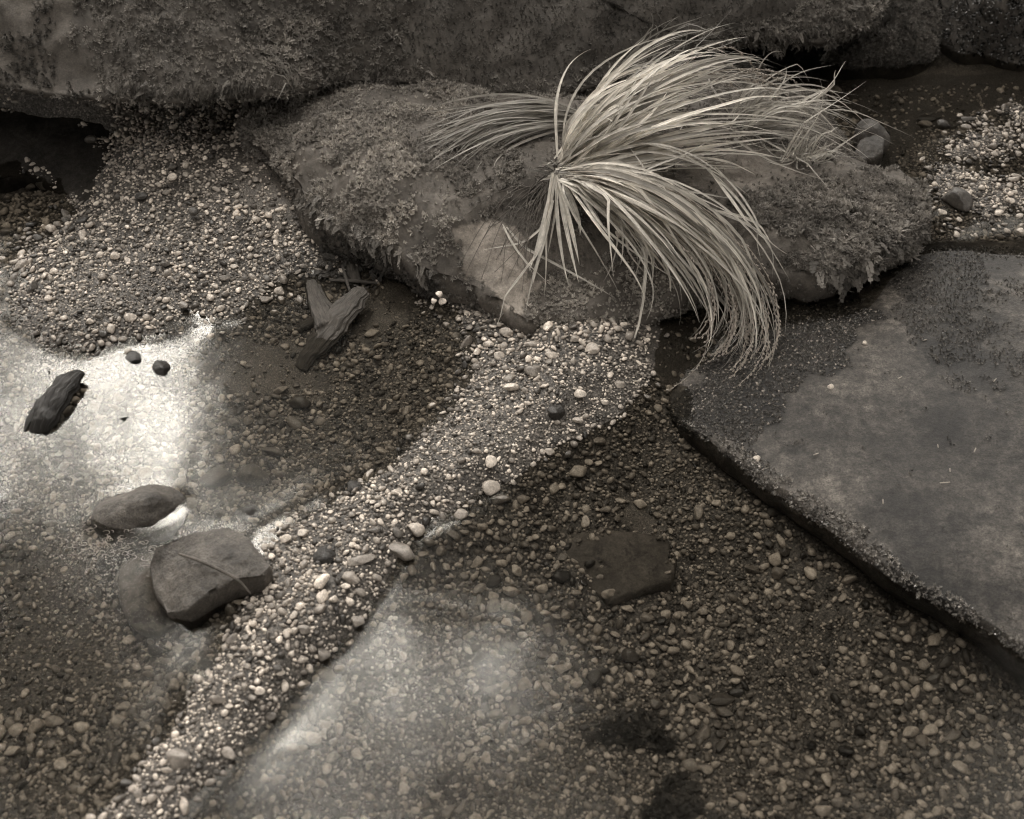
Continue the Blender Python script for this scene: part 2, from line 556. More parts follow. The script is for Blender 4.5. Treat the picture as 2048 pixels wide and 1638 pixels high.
def star_rock(name, outline, ctrl, center, mat, nang=160, nrad=34, zbot=-.10, under=.04, bulge=.006, roundz=.012,
              noise=(.008, 10), fine=(.002, 60), seed=1, eps=.02, parent=None, prof=None, sharp=False, octv=4, rag=0):
    O = closed_resample(ats(outline), nang, sharp)
    c = at(*center)
    if rag:
        O[:, :2] += rag * np.stack([fbm(O, 14, 4, seed + 70), fbm(O, 14, 4, seed + 71)], -1)
    Fd = Field(ctrl + list(outline), eps)
    rings = []
    ts = 1 - (1 - np.linspace(0, 1, nrad + 1)[1:]) ** 1.35
    for t in ts:
        xy = c[:2] + (O[:, :2] - c[:2]) * t
        z = Fd(xy)
        z = z * (1 - t ** 24) + O[:, 2] * t ** 24
        z = z + roundz * (1 - t ** 8) - roundz * .0
        rings.append(np.concatenate([xy, z[:, None]], 1))
    inw = c[:2] - O[:, :2]
    dcen = np.linalg.norm(inw, axis=1)
    inw = inw / dcen[:, None]
    for f, ins in (prof or ((.06, -bulge), (.16, -bulge * 1.2), (.32, -bulge * .3), (.5, under * .35), (.75, under * .75), (1.0, under))):
        z = O[:, 2] * (1 - f) + zbot * f
        rings.append(np.concatenate([O[:, :2] + inw * np.minimum(ins, dcen * .8)[:, None], z[:, None]], 1))
    nr = len(rings)
    V = np.concatenate([[[c[0], c[1], Fd(c[None, :2])[0] + roundz]]] + rings)
    # displace along normals estimated from the ring grid
    a = np.arange(nang); b = (a + 1) % nang
    tri = np.stack([np.zeros(nang, int), 1 + a, 1 + b], -1)
    quads = []
    for r in range(nr - 1):
        o0, o1 = 1 + r * nang, 1 + (r + 1) * nang
        quads.append(np.stack([o0 + a, o1 + a, o1 + b, o0 + b], -1))
    quads = np.concatenate(quads)
    N = np.zeros_like(V)
    p = V[quads]
    fn = np.cross(p[:, 2] - p[:, 0], p[:, 3] - p[:, 1])
    for k in range(4): np.add.at(N, quads[:, k], fn)
    p = V[tri]; fn = np.cross(p[:, 1] - p[:, 0], p[:, 2] - p[:, 0])
    for k in range(3): np.add.at(N, tri[:, k], fn)
    if N[0, 2] < 0: N = -N; tri = tri[:, ::-1]; quads = quads[:, ::-1]
    N /= np.maximum(np.linalg.norm(N, axis=1), 1e-12)[:, None]
    V = V + N * (noise[0] * fbm(V, noise[1], octv, seed) + fine[0] * fbm(V, fine[1], 3, seed + 9))[:, None]
    me = mesh_np(name, V, [tri, quads])
    attr(me, 'shade', np.ones(len(V)))
    o = obj(name, me, mat, parent)
    ROCKS[name] = dict(o=o, V=V, tri=tri, quads=quads, N=N, H=Fd, O=O, poly=[(p[0], p[1]) for p in outline], roundz=roundz)
    return o


def set_shade(o, V, fn):
    a = o.data.attributes['shade']
    a.data.foreach_set('value', np.ascontiguousarray(fn, np.float32))


# mossy boulder across the top
BO = [(-260, 110, .22), (-100, 140, .22), (0, 165, .21), (130, 186, .21), (250, 192, .21), (350, 198, .21), (450, 190, .20), (580, 180, .18), (700, 160, .16), (850, 160, .15),
      (950, 180, .135), (1060, 184, .13), (1180, 168, .13), (1250, 130, .13), (1400, 92, .13), (1500, 82, .14), (1620, 82, .14), (1690, 62, .14), (1745, 20, .14),
      (1770, -60, .15), (1740, -200, .17), (1500, -380, .25), (1000, -430, .33), (400, -440, .36), (-100, -380, .36), (-350, -150, .30)]
BC = [(0, 80, .265), (150, 110, .25), (300, 90, .26), (600, 70, .225), (900, 70, .205), (1200, 50, .195), (1500, 10, .19), (1650, -20, .185), (-150, 50, .28), (0, -50, .34), (300, -60, .335),
      (700, -50, .30), (1100, -60, .26), (1500, -100, .24), (500, -200, .36), (1000, -200, .31), (100, -200, .38), (1500, -250, .26), (800, -330, .33)]
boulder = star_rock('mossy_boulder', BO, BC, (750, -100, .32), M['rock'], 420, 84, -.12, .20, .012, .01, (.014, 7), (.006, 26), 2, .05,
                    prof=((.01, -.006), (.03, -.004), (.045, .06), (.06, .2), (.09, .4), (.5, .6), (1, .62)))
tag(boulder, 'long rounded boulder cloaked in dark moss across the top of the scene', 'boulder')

# rock that carries the grass
CO = [(505, 215, .10), (520, 290, .10), (590, 365, .10), (640, 420, .10), (720, 462, .10), (800, 505, .09), (860, 545, .075), (930, 560, .062), (1000, 602, .055), (1058, 642, .05),
      (1130, 635, .035), (1200, 632, .035), (1262, 632, .04), (1330, 596, .05), (1390, 560, .06), (1450, 545, .07), (1540, 556, .075), (1600, 548, .075), (1680, 530, .08),
      (1750, 498, .08), (1820, 448, .07), (1842, 400, .05), (1800, 352, .03), (1740, 328, .025), (1695, 285, .04), (1665, 220, .05), (1600, 165, .05), (1500, 120, .05),
      (1350, 105, .06), (1200, 135, .08), (1000, 145, .10), (850, 135, .12), (700, 135, .12), (590, 165, .11)]
CC = [(1120, 345, .165), (1170, 250, .16), (1000, 300, .15), (850, 250, .15), (700, 300, .15), (900, 420, .125), (1050, 450, .118), (1300, 350, .15), (1450, 300, .13), (1590, 310, .105),
      (1400, 450, .12), (1250, 500, .09), (1600, 430, .11), (1720, 430, .10), (1000, 530, .082), (1150, 560, .065), (1070, 590, .058), (620, 260, .13), (780, 430, .125), (1690, 330, .07), (1500, 190, .09)]
central = star_rock('tussock_rock', CO, CC, (1180, 380, .16), M['rock'], 420, 84, -.10, .05, .008, .006, (.014, 9), (.006, 28), 4, .035, rag=.014)
tag(central, 'low mossy rock in the middle carrying the arching grass tussock', 'rock')

# flat slab on the right
SO = [(1338, 790, -.004), (1352, 838, .0), (1430, 885, .008), (1505, 930, .014), (1600, 1000, .018), (1700, 1075, .018), (1850, 1175, .019), (1950, 1235, .019), (2060, 1295, .02), (2300, 1420, .04),
      (2420, 1100, .05), (2400, 700, .05), (2250, 470, .0), (2048, 478, -.006), (1930, 482, -.008), (1850, 495, -.008), (1770, 545, -.006), (1680, 590, -.006), (1570, 600, -.006), (1490, 640, -.004), (1440, 700, .002), (1380, 750, .006)]
SCt = [(1500, 780, .018), (1650, 850, .026), (1800, 900, .034), (1950, 1000, .038), (2000, 700, .036), (1750, 680, .022), (1600, 680, .012), (1600, 930, .024), (1900, 560, .022), (2100, 900, .045), (2000, 1150, .032), (1750, 1030, .03)]
slab = star_rock('flat_slab', SO, SCt, (1850, 850, .045), M['slab'], 320, 70, -.13, .05, .002, .002, (.006, 5), (.0, 60), 6, .04, octv=2, rag=.006)
tag(slab, 'broad flat wet slab of stone filling the right side', 'rock')

# smaller rocks
def small_rock(name, label, outline, ctrl, center, mat, **kw):
    kw.setdefault('nang', 90); kw.setdefault('nrad', 20); kw.setdefault('noise', (.003, 30)); kw.setdefault('fine', (.0008, 120)); kw.setdefault('eps', .008)
    kw.setdefault('under', .012); kw.setdefault('bulge', .002); kw.setdefault('roundz', .003)
    o = star_rock(name, outline, ctrl, center, mat, **kw)
    tag(o, label, 'stone')
    return o


small_rock('angular_stone', 'angular grey block standing out of the left pool against the gravel bar',
           [(312, 1095, .03), (345, 1080, .035), (400, 1062, .045), (460, 1055, .05), (500, 1080, .05), (540, 1132, .05), (520, 1152, .05), (470, 1158, .05), (420, 1180, .045), (375, 1218, .03), (335, 1225, .012), (312, 1180, .008), (300, 1135, .010)],
           [(440, 1110, .055), (380, 1140, .04), (490, 1120, .056), (350, 1190, .024)], (420, 1125, .05), M['stone'], seed=12, under=.012, zbot=-.06, noise=(.003, 22), fine=(.0012, 90), roundz=.0, sharp=True, nang=140, nrad=34)
small_rock('oval_stone', 'smooth oval stone ringed by water above the angular block in the left pool',
           [(182, 1040, .001), (200, 1008, .004), (240, 985, .008), (290, 972, .010), (340, 975, .008), (368, 995, .002), (360, 1025, -.004), (320, 1050, -.004), (260, 1062, -.002), (210, 1060, -.002)],
           [(270, 1010, .026), (320, 1000, .024), (230, 1030, .016), (300, 1030, .014)], (275, 1015, .024), M['stone'], seed=14, zbot=-.06, roundz=.002)
small_rock('sunken_stone', 'round flat stone under the water at the foot of the angular block',
           [(245, 1130, -.03), (290, 1105, -.03), (340, 1120, -.03), (370, 1180, -.03), (360, 1235, -.035), (310, 1262, -.035), (262, 1245, -.035), (240, 1190, -.035)],
           [(300, 1180, -.02)], (300, 1185, -.02), M['sunken'], seed=16, zbot=-.10)
small_rock('sunken_slab', 'dark flat slab lying under water right of the gravel bar',
           [(1068, 1118, -.058), (1100, 1098, -.056), (1130, 1066, -.052), (1210, 1060, -.05), (1335, 1070, -.05), (1355, 1112, -.054), (1340, 1160, -.06), (1300, 1172, -.062), (1218, 1200, -.066), (1190, 1178, -.066), (1165, 1150, -.064), (1110, 1148, -.06)],
           [(1200, 1120, -.05)], (1215, 1120, -.05), M['sunken'], seed=17, zbot=-.13, nang=160, nrad=24, sharp=True, noise=(.004, 16))
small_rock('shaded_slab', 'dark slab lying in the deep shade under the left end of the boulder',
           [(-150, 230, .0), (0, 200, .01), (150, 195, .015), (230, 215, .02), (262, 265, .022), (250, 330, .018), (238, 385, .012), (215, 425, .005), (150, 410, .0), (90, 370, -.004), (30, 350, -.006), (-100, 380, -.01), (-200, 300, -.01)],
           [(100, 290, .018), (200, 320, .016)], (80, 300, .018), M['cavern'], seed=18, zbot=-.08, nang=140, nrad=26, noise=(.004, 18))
for lab, (cx, cy, rx, ry, zt) in (
        ('small dark wet stone poking out at the top of the bright reflection', (268, 716, 20, 11, .010)),
        ('rounded dark wet stone poking out of the middle of the bright reflection', (245, 831, 13, 10, .010)),
        ('dark wet stone at the right edge of the bright reflection', (322, 733, 18, 17, .014)),
        ('tiny black stone at the upper left of the bright reflection', (97, 741, 6, 5, .006)),
        ('dark stone half sunk in the gravel right of the oval stone', (497, 1025, 27, 14, .003)),
        ('dark wet round stone at the left edge of the gravel bar', (705, 978, 22, 16, .012)),
        ('dark wet flat stone on the middle of the gravel bar', (650, 1115, 26, 24, .03)),
        ('black wet stone on the crest of the gravel bar below the grass', (1113, 820, 17, 11, .042))):
    k = [(cx + rx * math.cos(a) * random.uniform(.85, 1.1), cy + ry * math.sin(a) * random.uniform(.85, 1.1), zt - .012) for a in np.linspace(0, 2 * math.pi, 9)[:-1]]
    small_rock('dark_stone', lab, k, [(cx, cy, zt)], (cx, cy, zt), M['darkstone'], seed=int(cx), nang=40, nrad=9, zbot=-.06, roundz=.001)
small_rock('stone_block', 'angular wet block standing beside the right end of the grass rock',
           [(1710, 305, .03), (1722, 278, .04), (1752, 266, .045), (1768, 276, .045), (1766, 302, .04), (1746, 314, .035), (1722, 316, .03)], [(1740, 290, .044)], (1740, 290, .045), M['stone'], seed=31, nang=80, nrad=16, zbot=-.06, noise=(.0015, 40), sharp=True, roundz=0)
small_rock('stone_block', 'leaning smooth stone behind the angular wet block near the stream',
           [(1715, 250, .03), (1735, 238, .045), (1760, 250, .04), (1778, 275, .03), (1770, 292, .02), (1735, 288, .025), (1716, 270, .025)], [(1742, 258, .05)], (1742, 262, .045), M['stone'], seed=33, nang=60, nrad=12, zbot=-.06)
small_rock('mossy_mound', 'dark moss covered mound at the waterline under the right end of the boulder',
           [(1640, 130, .0), (1680, 80, .03), (1740, 30, .06), (1800, -10, .08), (1870, 10, .08), (1880, 60, .05), (1865, 105, .02), (1820, 130, .0), (1740, 138, -.004), (1680, 138, -.004)],
           [(1780, 70, .07), (1720, 90, .05)], (1775, 75, .065), M['rock'], seed=35, nang=120, nrad=24, zbot=-.06, noise=(.006, 20))
small_rock('gravel_bank', 'glistening wet mossy bank in the upper right corner',
           [(1870, 60, .02), (1880, -60, .10), (2000, -150, .14), (2200, -100, .14), (2250, 60, .08), (2150, 125, .01), (2048, 125, .004), (1980, 112, .004), (1920, 100, .004)],
           [(2000, 40, .09), (1940, 50, .06), (2080, 60, .08), (2050, -40, .12)], (2030, 20, .09), M['rock'], seed=37, nang=140, nrad=26, zbot=-.06, noise=(.008, 18))

# bare and mossy tones of the rock faces (surface colour)
R = ROCKS['tussock_rock']
pp = proj(R['V'])
bare = inpoly(pp + 14 * np.stack([fbm(R['V'], 30, 3, 41), fbm(R['V'], 30, 3, 42)], -1), [(900, 455), (1000, 440), (1060, 470), (1060, 540), (1090, 560), (1040, 625), (930, 550)])
sandy = inpoly(pp + 14 * np.stack([fbm(R['V'], 30, 3, 43), fbm(R['V'], 30, 3, 44)], -1), [(1350, 330), (1450, 300), (1600, 300), (1740, 340), (1640, 355), (1540, 370), (1440, 400)])
sh = np.full(len(pp), .62); sh[bare] = 1.6; sh[sandy] = 1.0
set_shade(R['o'], R['V'], sh)
R = ROCKS['mossy_boulder']
pp = proj(R['V'])
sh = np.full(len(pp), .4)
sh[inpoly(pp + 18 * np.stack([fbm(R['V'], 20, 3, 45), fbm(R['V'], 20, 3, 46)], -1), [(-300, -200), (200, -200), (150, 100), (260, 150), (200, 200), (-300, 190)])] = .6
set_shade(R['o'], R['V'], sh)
for o in SC.objects:
    if o.name.startswith('stone_block'):
        set_shade(o, None, np.full(len(o.data.vertices), .6))
for n in ('mossy_mound', 'gravel_bank'):
    set_shade(ROCKS[n]['o'], None, np.full(len(ROCKS[n]['V']), .4))
set_shade(ROCKS['shaded_slab']['o'], None, np.full(len(ROCKS['shaded_slab']['V']), .6))  # tone also carries the shade under the boulder


# ------------------------------------------------------------------ water surface, curling up where it meets stone
wxy, wfq = grid(-1.5, 1.5, .70, 3.3, .010)
solid = bed_z(wxy) + .003
for n, R in ROCKS.items():
    if n in ('mossy_boulder', 'sunken_stone', 'sunken_slab'): continue
    ins = inpoly(wxy, R['O'][:, :2])
    if ins.any(): solid[ins] = np.maximum(solid[ins], R['H'](wxy[ins]) + R['roundz'])
nx_ = int((1.5 + 1.5) / .010) + 1; ny_ = len(wxy) // nx_
dry = (solid > WATER_Z).reshape(ny_, nx_).astype(float)
acc = np.zeros_like(dry)
for wgt in range(2):
    acc = dry.copy() if wgt == 0 else acc
    for _ in range(3):
        acc = (acc + np.roll(acc, 1, 0) + np.roll(acc, -1, 0) + np.roll(acc, 1, 1) + np.roll(acc, -1, 1)) / 5
wz = WATER_Z + .0042 * acc.ravel() ** 1.5
me = mesh_np('stream_water', np.concatenate([wxy, wz[:, None]], 1), wfq)
tag(obj('stream_water', me, M['water']), 'clear shallow stream water reflecting pale sky', 'water', kind='structure')

# ------------------------------------------------------------------ pebbles
def ico(sub):
    import bmesh
    bm = bmesh.new()
    bmesh.ops.create_icosphere(bm, subdivisions=sub, radius=1)
    bm.verts.ensure_lookup_table()
    V = np.array([v.co[:] for v in bm.verts]); Fx = np.array([[v.index for v in f.verts] for f in bm.faces])
    bm.free()
    return V, Fx


def pebble_proto(sub, seed):
    r = np.random.default_rng(seed)
    V, Fx = ico(sub)
    for _ in range(9):
        n = r.normal(size=3); n /= np.linalg.norm(n)
        lim = r.uniform(.48, .85)
        d = V @ n
        V = V - np.outer(np.maximum(d - lim, 0) * .95, n)
    V = V * (1 + .05 * fbm(V, 1.6, 2, seed))[:, None]
    V = V / np.abs(V).max(0)
    return V, Fx


PR = {1: [pebble_proto(1, 100 + i) for i in range(14)], 2: [pebble_proto(2, 200 + i) for i in range(14)], 3: [pebble_proto(3, 300 + i) for i in range(16)]}


def pile(places, sub_of):
    """places: x,y,z,rx,ry,rz,rot,tiltx,tilty,shade -> joined arrays"""
    Vs, Fs, S = [], [], []
    off = 0
    P = np.asarray(places)
    for sub in (1, 2):
        sel = np.where(sub_of == sub)[0]
        pid = rng.integers(0, 14, len(sel))
        for k in range(14):
            q = P[sel[pid == k]]
            if not len(q): continue
            v, f = PR[sub][k]
            X = v[None] * q[:, None, 3:6]
            cz, sz = np.cos(q[:, 6]), np.sin(q[:, 6]); cx, sx = np.cos(q[:, 7]), np.sin(q[:, 7]); cy, sy = np.cos(q[:, 8]), np.sin(q[:, 8])
            y = X[..., 1] * cx[:, None] - X[..., 2] * sx[:, None]; z = X[..., 1] * sx[:, None] + X[..., 2] * cx[:, None]; x = X[..., 0]
            x, z = x * cy[:, None] + z * sy[:, None], -x * sy[:, None] + z * cy[:, None]
            x, y = x * cz[:, None] - y * sz[:, None], x * sz[:, None] + y * cz[:, None]
            A = np.stack([x + q[:, None, 0], y + q[:, None, 1], z + q[:, None, 2]], -1)
            Vs.append(A.reshape(-1, 3)); S.append(np.repeat(q[:, 9], len(v)))
            Fs.append((f[None] + (off + np.arange(len(q)) * len(v))[:, None, None]).reshape(-1, 3))
            off += len(q) * len(v)
    return np.concatenate(Vs), np.concatenate(Fs), np.concatenate(S)


def shades(n, r=rng):
    k = r.random(n)
    return np.where(k < .48, r.uniform(.34, .66, n), np.where(k < .80, r.uniform(.15, .32, n), r.uniform(.025, .10, n)))


NAMED = [  # measured single stones: px, py, half length px, half width px, angle deg, shade
    (797, 1105, 36, 19, 25, .2), (722, 1122, 30, 10, -18, .24), (345, 355, 9, 8, 0, .6), (280, 283, 8, 6, 0, .5), (283, 394, 13, 8, -10, .03), (520, 1383, 11, 8, 20, .6),
    (477, 1205, 13, 7, -10, .6), (506, 1041, 13, 8, 5, .62), (360, 1520, 27, 20, 0, .24), (347, 1372, 12, 14, 0, .38), (982, 925, 12, 14, 0, .6), (1105, 712, 15, 9, 10, .5),
    (1240, 770, 12, 9, 0, .34), (1515, 918, 9, 8, 0, .6), (1730, 687, 6, 5, 0, .6), (1661, 775, 7, 6, 0, .6), (1885, 255, 21, 14, 10, .05), (1912, 405, 36, 26, 50, .06), (1883, 427, 11, 8, 30, .55),
    (2020, 403, 9, 8, 0, .6), (1996, 428, 10, 8, 0, .58), (1896, 296, 7, 7, 0, .6), (1850, 250, 14, 8, 0, .3), (1935, 240, 18, 8, -5, .07), (1855, 240, 26, 10, 10, .05), (1937, 389, 8, 6, 0, .5),
    (1963, 377, 7, 7, 0, .5), (1845, 350, 7, 6, 0, .5), (1830, 367, 9, 6, 0, .5), (935, 628, 9, 7, 20, .6), (885, 605, 8, 7, 0, .6), (868, 603, 6, 7, 0, .55), (878, 590, 7, 8, 0, .6), (955, 630, 9, 7, 0, .5),
    (1150, 680, 12, 9, 0, .34), (1185, 700, 14, 12, 0, .4), (980, 690, 14, 10, 0, .5), (1000, 715, 12, 10, 0, .45), (1000, 650, 8, 6, 0, .3), (1160, 790, 13, 9, 20, .55), (1210, 805, 9, 6, 0, .5), (1155, 842, 12, 8, 10, .4),
    (645, 655, 20, 8, -5, .3), (605, 810, 28, 17, 0, .08), (590, 850, 26, 14, 40, .18), (640, 845, 13, 11, 0, .28), (505, 960, 36, 26, 10, .12), (545, 905, 26, 10, 15, .14), (430, 960, 30, 24, 20, .12),
    (570, 695, 10, 8, 0, .4), (460, 795, 7, 8, 0, .6), (495, 790, 7, 9, 20, .4), (410, 890, 10, 7, 0, .4), (405, 930, 9, 7, 0, .45), (380, 1010, 18, 20, 0, .2), (440, 1030, 14, 12, 0, .12),
    (1580, 1035, 22, 15, 20, .10), (1640, 1180, 17, 22, 10, .16), (1690, 1240, 18, 14, 0, .3), (1645, 1250, 16, 22, 5, .22), (1590, 1255, 14, 17, 0, .1), (1585, 1100, 12, 12, 0, .28), (1440, 1400, 30, 14, 0, .08),
    (1385, 1398, 14, 10, 20, .16), (1415, 1380, 9, 8, 20, .55), (1370, 1355, 8, 12, 0, .55), (1375, 1330, 10, 8, 0, .4), (1300, 1350, 12, 12, 0, .3), (1410, 1540, 16, 12, 0, .34), (1465, 1605, 12, 10, 0, .4),
    (1595, 1150, 14, 10, 0, .24), (1585, 1117, 9, 7, 0, .5), (1700, 1100, 8, 6, 0, .5), (1100, 905, 12, 9, 0, .4), (1045, 1000, 16, 12, 0, .3), (1000, 1000, 24, 14, 0, .18), (920, 1030, 16, 13, 0, .3),
    (715, 1245, 15, 12, 0, .25), (560, 1345, 12, 8, 0, .5), (555, 1340, 10, 9, 0, .08), (610, 1260, 14, 10, 0, .22), (720, 1290, 26, 9, -15, .34), (640, 1220, 12, 9, 0, .3), (700, 1160, 20, 14, 20, .3), (460, 1510, 18, 10, 40, .3),
    (565, 990, 8, 6, 0, .5), (480, 1070, 14, 9, 0, .2), (1240, 470, 9, 8, 0, .4), (1070, 745, 22, 16, 0, .2), (1020, 760, 14, 11, 0, .25), (985, 980, 20, 16, 0, .4),
    (388, 425, 13, 10, 40, .06), (480, 438, 9, 5, 0, .08), (230, 515, 10, 9, 0, .55), (108, 545, 9, 7, 0, .6), (90, 553, 7, 8, 0, .55), (255, 522, 7, 7, 0, .5), (165, 445, 16, 10, -10, .03), (330, 530, 10, 8, 0, .1),
    (367, 612, 12, 9, 30, .2), (450, 558, 12, 6, 0, .18), (180, 645, 8, 7, 0, .55), (128, 637, 8, 6, 0, .55), (95, 372, 22, 12, -15, .07), (65, 375, 14, 8, -30, .12),
]
PEB = []   # x,y,z,rx,ry,rz,rot,tx,ty,shade
GRIDC = {}
CS = .016


def try_place(x, y, r, k=.8):
    ci, cj = int(math.floor(x / CS)), int(math.floor(y / CS))
    rad = int(math.ceil((r + .03) / CS)) if r > .016 else 2
    for i in range(ci - rad, ci + rad + 1):
        for j in range(cj - rad, cj + rad + 1):
            for (a, b, q) in GRIDC.get((i, j), ()):
                if (a - x) ** 2 + (b - y) ** 2 < ((q + r) * k) ** 2:
                    return False
    GRIDC.setdefault((ci, cj), []).append((x, y, r))
    return True


def top_of(xy):
    """highest solid surface under xy: bed or slab"""
    z = bed_z(xy)
    for n in ('flat_slab', 'tussock_rock'):
        R = ROCKS[n]
        ins = inpoly(xy, R['O'][:, :2])
        if ins.any():
            zz = z.copy(); zz[ins] = R['H'](xy[ins]) + R['roundz']
            z = np.maximum(z, zz)
    return z


mmpx = lambda y: np.linalg.norm(at(1024, y) - CAM) / F
for (px, py, a, b, ang, shd) in NAMED:
    w = at(px, py)
    z = top_of(w[None, :2])[0]
    w = at(px, py, z)
    s = mmpx(py)
    rx, ry = a * s, b * s * (1.0 + .12)
    rz = min(rx, ry) * random.uniform(.55, .75)
    PEB.append((w[0], w[1], z + rz * .45, rx, ry, rz, -math.radians(ang), 0.0, 0.0, shd))
    try_place(w[0], w[1], (rx + ry) / 2, .0)

NTRY = 360000
cx = rng.uniform(-1.45, 1.45, NTRY); cy = rng.uniform(.66, 3.2, NTRY)
cxy = np.stack([cx, cy], -1)
gp = gproj(cxy)
keep = (gp[:, 0] > -80) & (gp[:, 0] < 2130) & (gp[:, 1] > 150) & (gp[:, 1] < 1720)
for n, R in ROCKS.items():
    if n in ('sunken_stone', 'sunken_slab', 'shaded_slab'):
        cc = R['O'][:, :2].mean(0)
        keep &= ~inpoly(cxy + .03 * np.stack([fbm(cxy, 18, 3, 55), fbm(cxy, 18, 3, 56)], -1), cc + (R['O'][:, :2] - cc) * (.72 if n == 'shaded_slab' else .8))
    elif n not in ('mossy_boulder',):
        keep &= ~inpoly(cxy, closed_resample(R['O'], 60)[:, :2])
cxy, gp = cxy[keep], gp[keep]
dn = np.ones(len(cxy))
wob = 25 * np.stack([fbm(cxy, 16, 3, 51), fbm(cxy, 16, 3, 52)], -1)
for i, poly in enumerate(SANDS):
    dn[inpoly(gp + wob, poly)] = .10 if i != 2 else .35
deepleft = inpoly(gp, [(-200, 1040), (150, 1040), (150, 1180), (230, 1300), (50, 1350), (-200, 1400)])
dn[deepleft] *= .35
keep = rng.random(len(cxy)) < dn
cxy, gp, dn, wob = cxy[keep], gp[keep], dn[keep], wob[keep]
size = np.where(rng.random(len(cxy)) < .5, np.exp(rng.normal(math.log(.0041), .36, len(cxy))), rng.uniform(.0020, .0034, len(cxy)))
size *= 1 + .3 * fbm(cxy, 7, 2, 61)
zb0 = bed_z(cxy)
size[zb0 > .004] *= .78
upr = inpoly(gp, [(1780, 180), (2200, 180), (2200, 480), (1820, 480)])
size[upr] *= 1.05
size = np.clip(size, .0018, .013)
order = np.argsort(-size)
zb = bed_z(cxy)
for n in ('sunken_slab', 'shaded_slab'):
    ins = inpoly(cxy, ROCKS[n]['O'][:, :2])
    zb[ins] = np.maximum(zb[ins], ROCKS[n]['H'](cxy[ins]) + .002)
sh = shades(len(cxy))
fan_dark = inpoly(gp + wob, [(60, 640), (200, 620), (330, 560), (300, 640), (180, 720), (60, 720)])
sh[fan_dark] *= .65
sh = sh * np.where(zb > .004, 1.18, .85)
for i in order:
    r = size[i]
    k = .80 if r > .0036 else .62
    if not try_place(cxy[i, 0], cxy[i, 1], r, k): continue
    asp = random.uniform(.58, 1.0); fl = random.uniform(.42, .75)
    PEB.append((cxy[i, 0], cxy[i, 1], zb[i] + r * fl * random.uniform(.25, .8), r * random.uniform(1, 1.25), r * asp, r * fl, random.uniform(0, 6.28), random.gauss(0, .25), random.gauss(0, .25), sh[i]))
PEB = np.array(PEB)
print('pebbles', len(PEB))

# pebbles lying on the front foot of the grass rock and on the slab edge
pp = proj(PEB[:, :3])
sizepx = PEB[:, 3] * np.sqrt(PEB[:, 4] / PEB[:, 3]) / np.linalg.norm(PEB[:, :3] - CAM, axis=1)
inframe = (pp[:, 0] > 6) & (pp[:, 0] < 2042) & (pp[:, 1] > 200) & (pp[:, 1] < 1632)
score = np.where(inframe, sizepx, 0)
score[:len(NAMED)] *= 1.6
top = np.argsort(-score)[:300]
rest = np.setdiff1d(np.arange(len(PEB)), top)
sub_of = np.where(PEB[rest, 3] > .0058, 2, 1)
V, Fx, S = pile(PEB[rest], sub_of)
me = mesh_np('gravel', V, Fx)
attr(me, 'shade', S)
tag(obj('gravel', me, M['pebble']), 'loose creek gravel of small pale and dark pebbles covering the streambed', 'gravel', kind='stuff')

LAND = [('the angular block', 420, 1130), ('the oval stone', 275, 1015), ('the forked wood', 665, 640), ('the black driftwood', 105, 810), ('the grass rock tip', 1060, 650),
        ('the drooping grass tips', 1450, 730), ('the slab edge', 1650, 1050), ('the sunken slab', 1205, 1125), ('the shaded slab', 200, 330), ('the bright lower reflection', 850, 1380),
        ('the upper right stones', 1745, 285), ('the lower left corner', 60, 1600), ('the lower right corner', 2000, 1600), ('the bright left reflection', 250, 770), ('the shaded boulder foot', 400, 220),
        ('the gravel bar crest', 1080, 800), ('the mid gravel bar', 760, 1060), ('the lower gravel bar', 520, 1350), ('the gravel fan', 450, 420), ('the right picture edge', 2000, 350)]
used = {}
PM = []
LABS = {}
for k in range(16):
    v, f = PR[3][k]
    PM.append(mesh_np('pebble', v, f))
    PM[-1].materials.append(M['pebble_single'])
for n, i in enumerate(top):
    q = PEB[i]
    o = bpy.data.objects.new('pebble', PM[n % 16])
    o.location = q[:3]; o.scale = q[3:6]; o.rotation_euler = (q[7], q[8], q[6])
    o.color = (q[9], q[9], q[9], 1)
    link(o)
    s = 'white' if q[9] > .5 else 'pale' if q[9] > .33 else 'light grey' if q[9] > .22 else 'mid grey' if q[9] > .13 else 'dark'
    zz = 'large' if q[3] > .02 else 'medium' if q[3] > .0115 else 'small'
    asp = q[4] / q[3]
    shp = 'long' if asp < .66 else 'oval' if asp < .85 else 'round'
    d = [(math.hypot(pp[i, 0] - x, pp[i, 1] - y), nm, x, y) for nm, x, y in LAND]
    d0 = min(d)
    dx, dy = pp[i, 0] - d0[2], pp[i, 1] - d0[3]
    dirn = ('right of' if dx > 0 else 'left of') if abs(dx) > abs(dy) * 2 else ('below' if dy > 0 else 'above') if abs(dy) > abs(dx) * 2 else (('low ' if dy > 0 else 'high ') + ('right of' if dx > 0 else 'left of'))
    wet = 'sunken' if q[2] < -.006 else 'wet' if q[2] < .008 else 'dry'
    near = 'close' if d0[0] < 90 else 'far' if d0[0] > 190 else ''
    lab = ' '.join(f'{zz} {shp} {s} {wet} pebble {near} {dirn} {d0[1]}'.split())
    tag(o, lab, 'pebble', 'pebbles standing out in the creek gravel')
    LABS.setdefault(lab, []).append((pp[i, 0], o))
for lab, lst in LABS.items():
    lst.sort(key=lambda a: a[0])
    wd = {2: ['left', 'right'], 3: ['leftmost', 'middle', 'rightmost']}.get(len(lst))
    if wd:
        for (x, o), ww in zip(lst, wd): o['label'] = ' '.join((ww + ' ' + lab).split()[:16])


